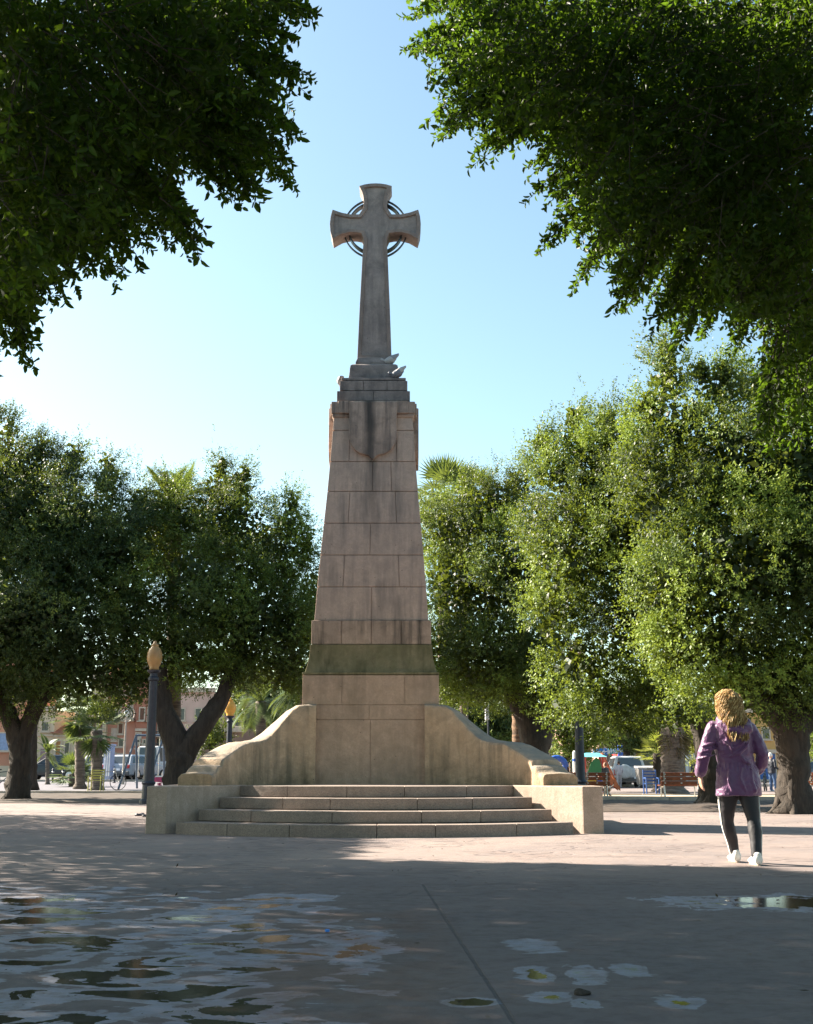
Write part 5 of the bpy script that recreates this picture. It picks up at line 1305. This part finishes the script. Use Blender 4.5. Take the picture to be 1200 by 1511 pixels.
b.tube([(-.15, .0, 1.36), (-.15, -.09, 1.315), (-.08, -.15, 1.255), (.0, -.165, 1.235), (.08, -.14, 1.265), (.10, -.07, 1.325), (.09, .02, 1.365)], [.035, .05, .055, .06, .055, .045, .035], 14)
b.ell((-.02, -.12, 1.285), (.105, .055, .06), 16, 8)
b.tube([(-.13, -.10, 1.33), (-.03, -.17, 1.29), (.07, -.14, 1.315)], [.014, .018, .014], 8)
ho = b.build('hood', jm, jo, smooth=True); remesh(ho, .008, 2, .025, .09)
b = MB()
for k, z in ((-1, 0), (1, 0)): pass
# hair: a curly mass
hm = leafmat('curly hair', (.18, .09, .03), (.46, .27, .10), (.74, .55, .27), .15, .45)
hc = Vector((-.06, .02, 1.53)); b = MB()
b.ell(hc + Vector((0, -.012, .0)), (.084, .10, .110), 18, 12)
ring_loft(b, [(-.02, -.20, 1.22, .02, .012), (-.02, -.185, 1.27, .045, .02), (-.035, -.12, 1.36, .085, .05), (-.05, -.045, 1.46, .094, .08), (-.06, -.02, 1.55, .084, .09), (-.06, -.01, 1.60, .06, .07)], 20, 2)
V = []; Fc = []; RN = []
rngh = random.Random(3)
for k in range(1500):
    u = rngh.uniform(-1, 1); 
    th = rngh.uniform(-math.pi, 0) if rngh.random() < .8 else rngh.uniform(0, math.pi)
    ph = rngh.uniform(.0, 1.75)
    st_ = hc + Vector((.082 * math.sin(ph) * math.cos(th), .105 * math.sin(ph) * math.sin(th) - .01, .112 * math.cos(ph)))
    ln = rngh.uniform(.18, .52) if ph > .8 else rngh.uniform(.12, .2)
    if th > .3: ln = min(ln, .12)
    n = 22; pos = st_.copy(); out = Vector((math.sin(ph) * math.cos(th), math.sin(ph) * math.sin(th), 0)); d = (out * .75 + Vector((0, 0, math.cos(ph) * .2 - .25))).normalized()
    r0 = rngh.uniform(.009, .019); tw_ = rngh.uniform(.6, 1.1); p0 = rngh.uniform(0, 6.28); pts_ = []; low = 1.14 if abs(st_.x + .04) < .06 else 1.20
    for i in range(n):
        a = p0 + i * tw_; pos = pos + d * ln / n; d = (d + Vector((0.018, 0, -.17))).normalized()
        if pos.z < low: break
        cc_ = Vector((-.05 + max(0, 1.45 - pos.z) * .15, -.03 - max(0, 1.44 - pos.z) * .72, pos.z)); rel = pos - cc_; mr = .118 if pos.z > 1.32 else .095
        if rel.length > mr: pos = cc_ + rel * (mr / rel.length)
        s1 = d.cross(Vector((0, 1, .3))).normalized(); s2 = d.cross(s1); pts_.append(pos + s1 * (r0 * math.cos(a)) + s2 * (r0 * math.sin(a)))
    if len(pts_) > 3:
        n0 = len(b.v); b.tube(pts_, [.0032] * (len(pts_) - 1) + [.0015], 4, caps=False); RN.append((n0, len(b.v), rngh.uniform(0, 1)))
hair = b.build('hair', hm, WOM, smooth=True)
at = hair.data.attributes.new('rnd', 'FLOAT', 'POINT'); vals = [.3] * len(b.v)
for a0, a1_, r_ in RN:
    for i in range(a0, a1_): vals[i] = r_
at.data.foreach_set('value', vals)
WOM.location = g

def figure(label, px, Y, H, rz, top, legs, hairc, hold=0.):
    t = thing('person', label, 'person', (0, 0, 0)); s = H / 1.7
    S = lambda pts: [(p[0] * s, p[1] * s, p[2] * s) for p in pts]
    b = MB(); head(b, (0, 0, 1.58 * s), s); caps(b, S([(0, -.01, 1.5), (0, -.01, 1.4)]), [.05 * s, .055 * s])
    ring_loft(b, [(0, 0, z * s, a * s, c_ * s) for z, a, c_ in ((.82, .15, .11), (.95, .15, .11), (1.1, .15, .11), (1.3, .17, .11), (1.42, .1, .07))])
    A1 = S([(-.2, 0, 1.36), (-.25, -.02, 1.1), (-.22, .1 + hold, .9 + hold * .7)]); A2 = S([(.2, 0, 1.36), (.25, -.02, 1.1), (.22, .1 + hold, .9 + hold * .7)])
    L1 = S([(-.09, 0, .85), (-.1, .02, .47), (-.1, 0, .08)]); L2 = S([(.09, 0, .85), (.1, .06, .47), (.11, .08, .08)])
    for A_ in (A1, A2): caps(b, A_, [.045 * s, .04 * s, .028 * s])
    for l in (L1, L2): caps(b, l, [.08 * s, .055 * s, .04 * s])
    hand(b, A1[2], (0, .2 + hold, -1), (0, 1, 0), s); hand(b, A2[2], (0, .2 + hold, -1), (0, 1, 0), s)
    o = b.build('body', M['skin'], t, smooth=True); remesh(o, .009, 2)
    b = MB(); ring_loft(b, [(0, 0, z * s, a * s, c_ * s) for z, a, c_ in ((.80, .19, .14), (.95, .18, .14), (1.1, .19, .145), (1.3, .21, .135), (1.40, .15, .10), (1.45, .07, .07))])
    for A_ in (A1, A2): caps(b, A_, [.068 * s, .058 * s, .045 * s])
    o = b.build('jumper', top, t, smooth=True); remesh(o, .014, 2, .02, .1)
    b = MB(); b.ell((0, 0, .86 * s), (.18 * s, .13 * s, .1 * s))
    for l in (L1, L2): caps(b, l, [.10 * s, .08 * s, .065 * s])
    o = b.build('trousers', legs, t, smooth=True); remesh(o, .014, 2, .02, .1)
    for l in (L1, L2):
        b = MB(); b.ell((l[2][0], l[2][1] + .05 * s, .05 * s), (.05 * s, .13 * s, .05 * s)); b.build('shoe', wh, t, smooth=True)
    b = MB(); b.ell((0, -.02 * s, 1.61 * s), (.09 * s, .105 * s, .11 * s)); o = b.build('hair', hairc, t, smooth=True)
    t.location = GP(px, Y); t.rotation_euler = (0, 0, rz); return t
figure('white haired man in a navy jumper and jeans near the right edge', 1141, 50, 1.6, R(-60), C('navy wool', (.012, .016, .03)), C('denim', (.04, .09, .20)), C('white hair', (.75, .73, .70)), .1)
figure('person in pale grey clothes standing by the off road car', 914.5, 61, 1.35, R(10), C('pale grey cloth', (.45, .42, .45)), C('pale grey trousers', (.42, .40, .42)), C('dark hair', (.04, .025, .02)))
figure('person in a black top standing behind the bench by the right lamp', 894.5, 42, 1.15, R(40), C('black cloth', (.015, .015, .015)), C('brown trousers', (.14, .08, .05)), C('brown hair', (.16, .08, .04)), .15)
# dog under the bench
DOG = thing('dog', 'small brown and white dog standing beneath the bench near the right lamp', 'dog', (0, 0, 0))
b = MB(); caps(b, [(-.22, 0, .33), (-.05, 0, .32), (.14, 0, .34)], [.075, .07, .09]); caps(b, [(.18, 0, .38), (.27, 0, .48)], [.055, .05]); b.ell((.31, 0, .50), (.06, .045, .048)); caps(b, [(.33, 0, .49), (.40, 0, .475)], [.03, .02])
for s in (-1, 1):
    caps(b, [(.14, s * .05, .30), (.15, s * .055, .16), (.145, s * .055, .02)], [.035, .022, .018], 8); caps(b, [(-.22, s * .05, .30), (-.17, s * .055, .20), (-.25, s * .055, .12), (-.235, s * .055, .02)], [.05, .032, .02, .018], 8); caps(b, [(.28, s * .03, .54), (.27, s * .045, .50)], [.018, .014], 6)
caps(b, [(-.29, 0, .36), (-.36, 0, .44), (-.37, 0, .52)], [.02, .016, .01], 8)
m, nt, bs = newmat('dog coat'); nt.links.new(mix(nt, mp(nt, noi(nt, coord(nt), 6, 2), .48, .52), (.12, .045, .02), (.6, .55, .5)), bs.inputs['Base Color']); bs.inputs['Roughness'].default_value = .9
o = b.build('body', m, DOG, smooth=True); remesh(o, .009, 2); DOG.location = GP(890, 36.9); DOG.rotation_euler = (0, 0, R(150))

# pigeons
def pigeon(label, px, py, Y, zrest, rz, tilt, col1, col2, s=1.):
    t = thing('pigeon', label, 'pigeon', (0, 0, 0), 'pigeons on the monument')
    b = MB(); m = Matrix.Rotation(tilt, 3, 'Y')
    def P(x, y, z): v = m @ Vector((x, y, z)) * s; return (v.x, v.y, v.z + .10 * s)
    caps(b, [P(-.06, 0, 0), P(.0, 0, 0), P(.06, 0, .01)], [.050 * s, .074 * s, .064 * s], 12)
    b.tube([P(-.05, 0, .005), P(-.11, 0, .01), P(-.165, 0, .01)], [.045 * s, .034 * s, .038 * s], 10, flat=.45)
    caps(b, [P(.09, 0, .03), P(.115, 0, .07)], [.03 * s, .024 * s], 10); b.ell(P(.125, 0, .09), (.026 * s,) * 3); 
    b.tube([P(.145, 0, .09), P(.17, 0, .082)], [.008 * s, .003 * s], 6)
    bo = b.build('body', col1, t, smooth=True); remesh(bo, .0045, 2)
    for sd in (-1, 1):
        b = MB(); rr2 = []
        for x, w, h in ((.05, .004, .02), (.03, .01, .04), (-.04, .012, .045), (-.11, .008, .028), (-.17, .004, .01)): rr2.append([P(x, sd * (.052 + w * math.cos(a)) * (1 if x > -.1 else .75), .012 + h * math.sin(a)) for a in np.linspace(0, 6.283, 9)[:-1]])
        b.loft(rr2); b.build('wing', col2, t, smooth=True)
        b = MB(); b.tube([(0, sd * .02 * s, .06 * s), (0, sd * .022 * s, 0)], .004 * s, 5); b.tube([(-.01 * s, sd * .022 * s, .004), (.03 * s, sd * .022 * s, .004)], .004 * s, 5); b.build('foot', C('pigeon foot', (.35, .10, .08)), t)
    p = WP(px, py, Y); t.location = (p.x, Y, zrest); t.rotation_euler = (0, 0, rz); return t
pw = C('pigeon pale', (.42, .40, .39)); pg = C('pigeon grey', (.17, .18, .21)); pdk = C('pigeon wing', (.28, .28, .30))
pigeon('pale pigeon leaning forward on the ledge beside the foot of the cross', 577, 527, YC - .30, zb1, R(185), R(35), pw, pdk, 1.1)
pigeon('grey pigeon with raised tail on the lower ledge of the monument', 588, 550, YC - .52, zA, R(190), R(40), pg, pw, 1.1)
pigeon('small pigeon half hidden at the left end of the ledge', 503, 557, YC - .1, zA, R(100), R(10), pdk, pg, 1.)

# litter and leaves on the ground
p = G0(483, 1376); b = MB(); b.lathe((p[0], p[1], .004), [(.012, 0), (.014, .003), (.013, .013), (.008, .014)], 14); tag(b.build('bottle_cap', bl), 'blue bottle cap lying among the puddles', 'bottle cap')
for i, (px, py, lb) in enumerate(((204, 1204, 'leftmost of the three dark stones by the left flank'), (209, 1203, 'middle of the three dark stones by the left flank'), (215, 1205, 'rightmost of the three dark stones by the left flank'), (861, 1468, 'dark wet stone beside the mossy puddle'))):
    p = G0(px, py); b = MB(); r = .055 if i < 3 else .026
    b.ell((p[0], p[1], r * .3), (r * random.uniform(1, 1.4), r, r * .5), 12, 9); b.v = [(v[0] + .5 * r * noise.noise(Vector(v) * 25), v[1] + .5 * r * noise.noise(Vector(v) * 25 + Vector((5, 0, 0))), max(0, v[2] + .4 * r * noise.noise(Vector(v) * 30))) for v in b.v]
    o = b.build('stone', M['post'] if i < 3 else M['bark'], smooth=True); tag(o, lb, 'stone', 'loose stones on the paving')
# fallen leaves: nobody could count them
n = 800
X_ = rng.uniform(-6, 9, n); Y_ = 4 + 22 * rng.uniform(0, 1, n) ** 1.3
P_ = np.stack([X_, Y_, np.full(n, .006) + rng.uniform(0, .004, n)], 1)
D_ = norm(np.stack([rng.normal(size=n), rng.normal(size=n), rng.uniform(0, .15, n)], 1)); N_ = norm(np.stack([rng.normal(size=n) * .2, rng.normal(size=n) * .2, np.ones(n)], 1))
k = ~((np.abs(X_ - SX) < 3.4) & (Y_ > 15.5))
o = leaf_obj('fallen_leaves', P_[k], D_[k], N_[k], rng.uniform(.02, .05, n)[k], rng.uniform(.012, .022, n)[k], rng.uniform(0, .4, n)[k], leafmat('fallen leaf', (.045, .025, .015), (.10, .06, .03), (.16, .12, .04), .05), None)
o['kind'] = 'stuff'

# ================================================================== LIGHT
AZ = R(-65); EL = R(33)
w = bpy.data.worlds.new('World'); SC.world = w; w.use_nodes = True; nt = w.node_tree
sky = nt.nodes.new('ShaderNodeTexSky'); sky.sky_type = 'NISHITA'; sky.sun_disc = False; sky.sun_elevation = EL; sky.sun_rotation = AZ
sky.air_density = 1.0; sky.dust_density = 1.1; sky.ozone_density = 1.0; sky.altitude = 0
nt.links.new(mix(nt, 1., sky.outputs[0], (1.02, 1.095, .96), 'MULTIPLY'), nt.nodes['Background'].inputs[0]); nt.nodes['Background'].inputs[1].default_value = .065
ld = bpy.data.lights.new('sun', 'SUN'); ld.energy = 5.; ld.angle = R(.53); ld.color = (1, .89, .74)
lo = bpy.data.objects.new('sun', ld); COL.objects.link(lo)
S = Vector((math.sin(AZ) * math.cos(EL), math.cos(AZ) * math.cos(EL), math.sin(EL)))
lo.rotation_euler = S.to_track_quat('Z', 'Y').to_euler(); lo.location = S * 60
# ================================================================== CAMERA
cd = bpy.data.cameras.new('camera'); cam = bpy.data.objects.new('camera', cd); COL.objects.link(cam)
cam.location = (0, 0, CAMH); cam.rotation_euler = (math.pi / 2 + PIT, 0, 0)
cd.sensor_fit = 'VERTICAL'; cd.sensor_height = 24; cd.lens = F / 1511 * 24; cd.clip_end = 2000
SC.camera = cam
SC.view_settings.view_transform = 'Standard'; SC.view_settings.look = 'None'; SC.view_settings.exposure = 2.15; SC.view_settings.gamma = 1
try:
    SC.cycles.max_bounces = 8; SC.cycles.use_denoising = True; SC.cycles.transparent_max_bounces = 4
except Exception: pass
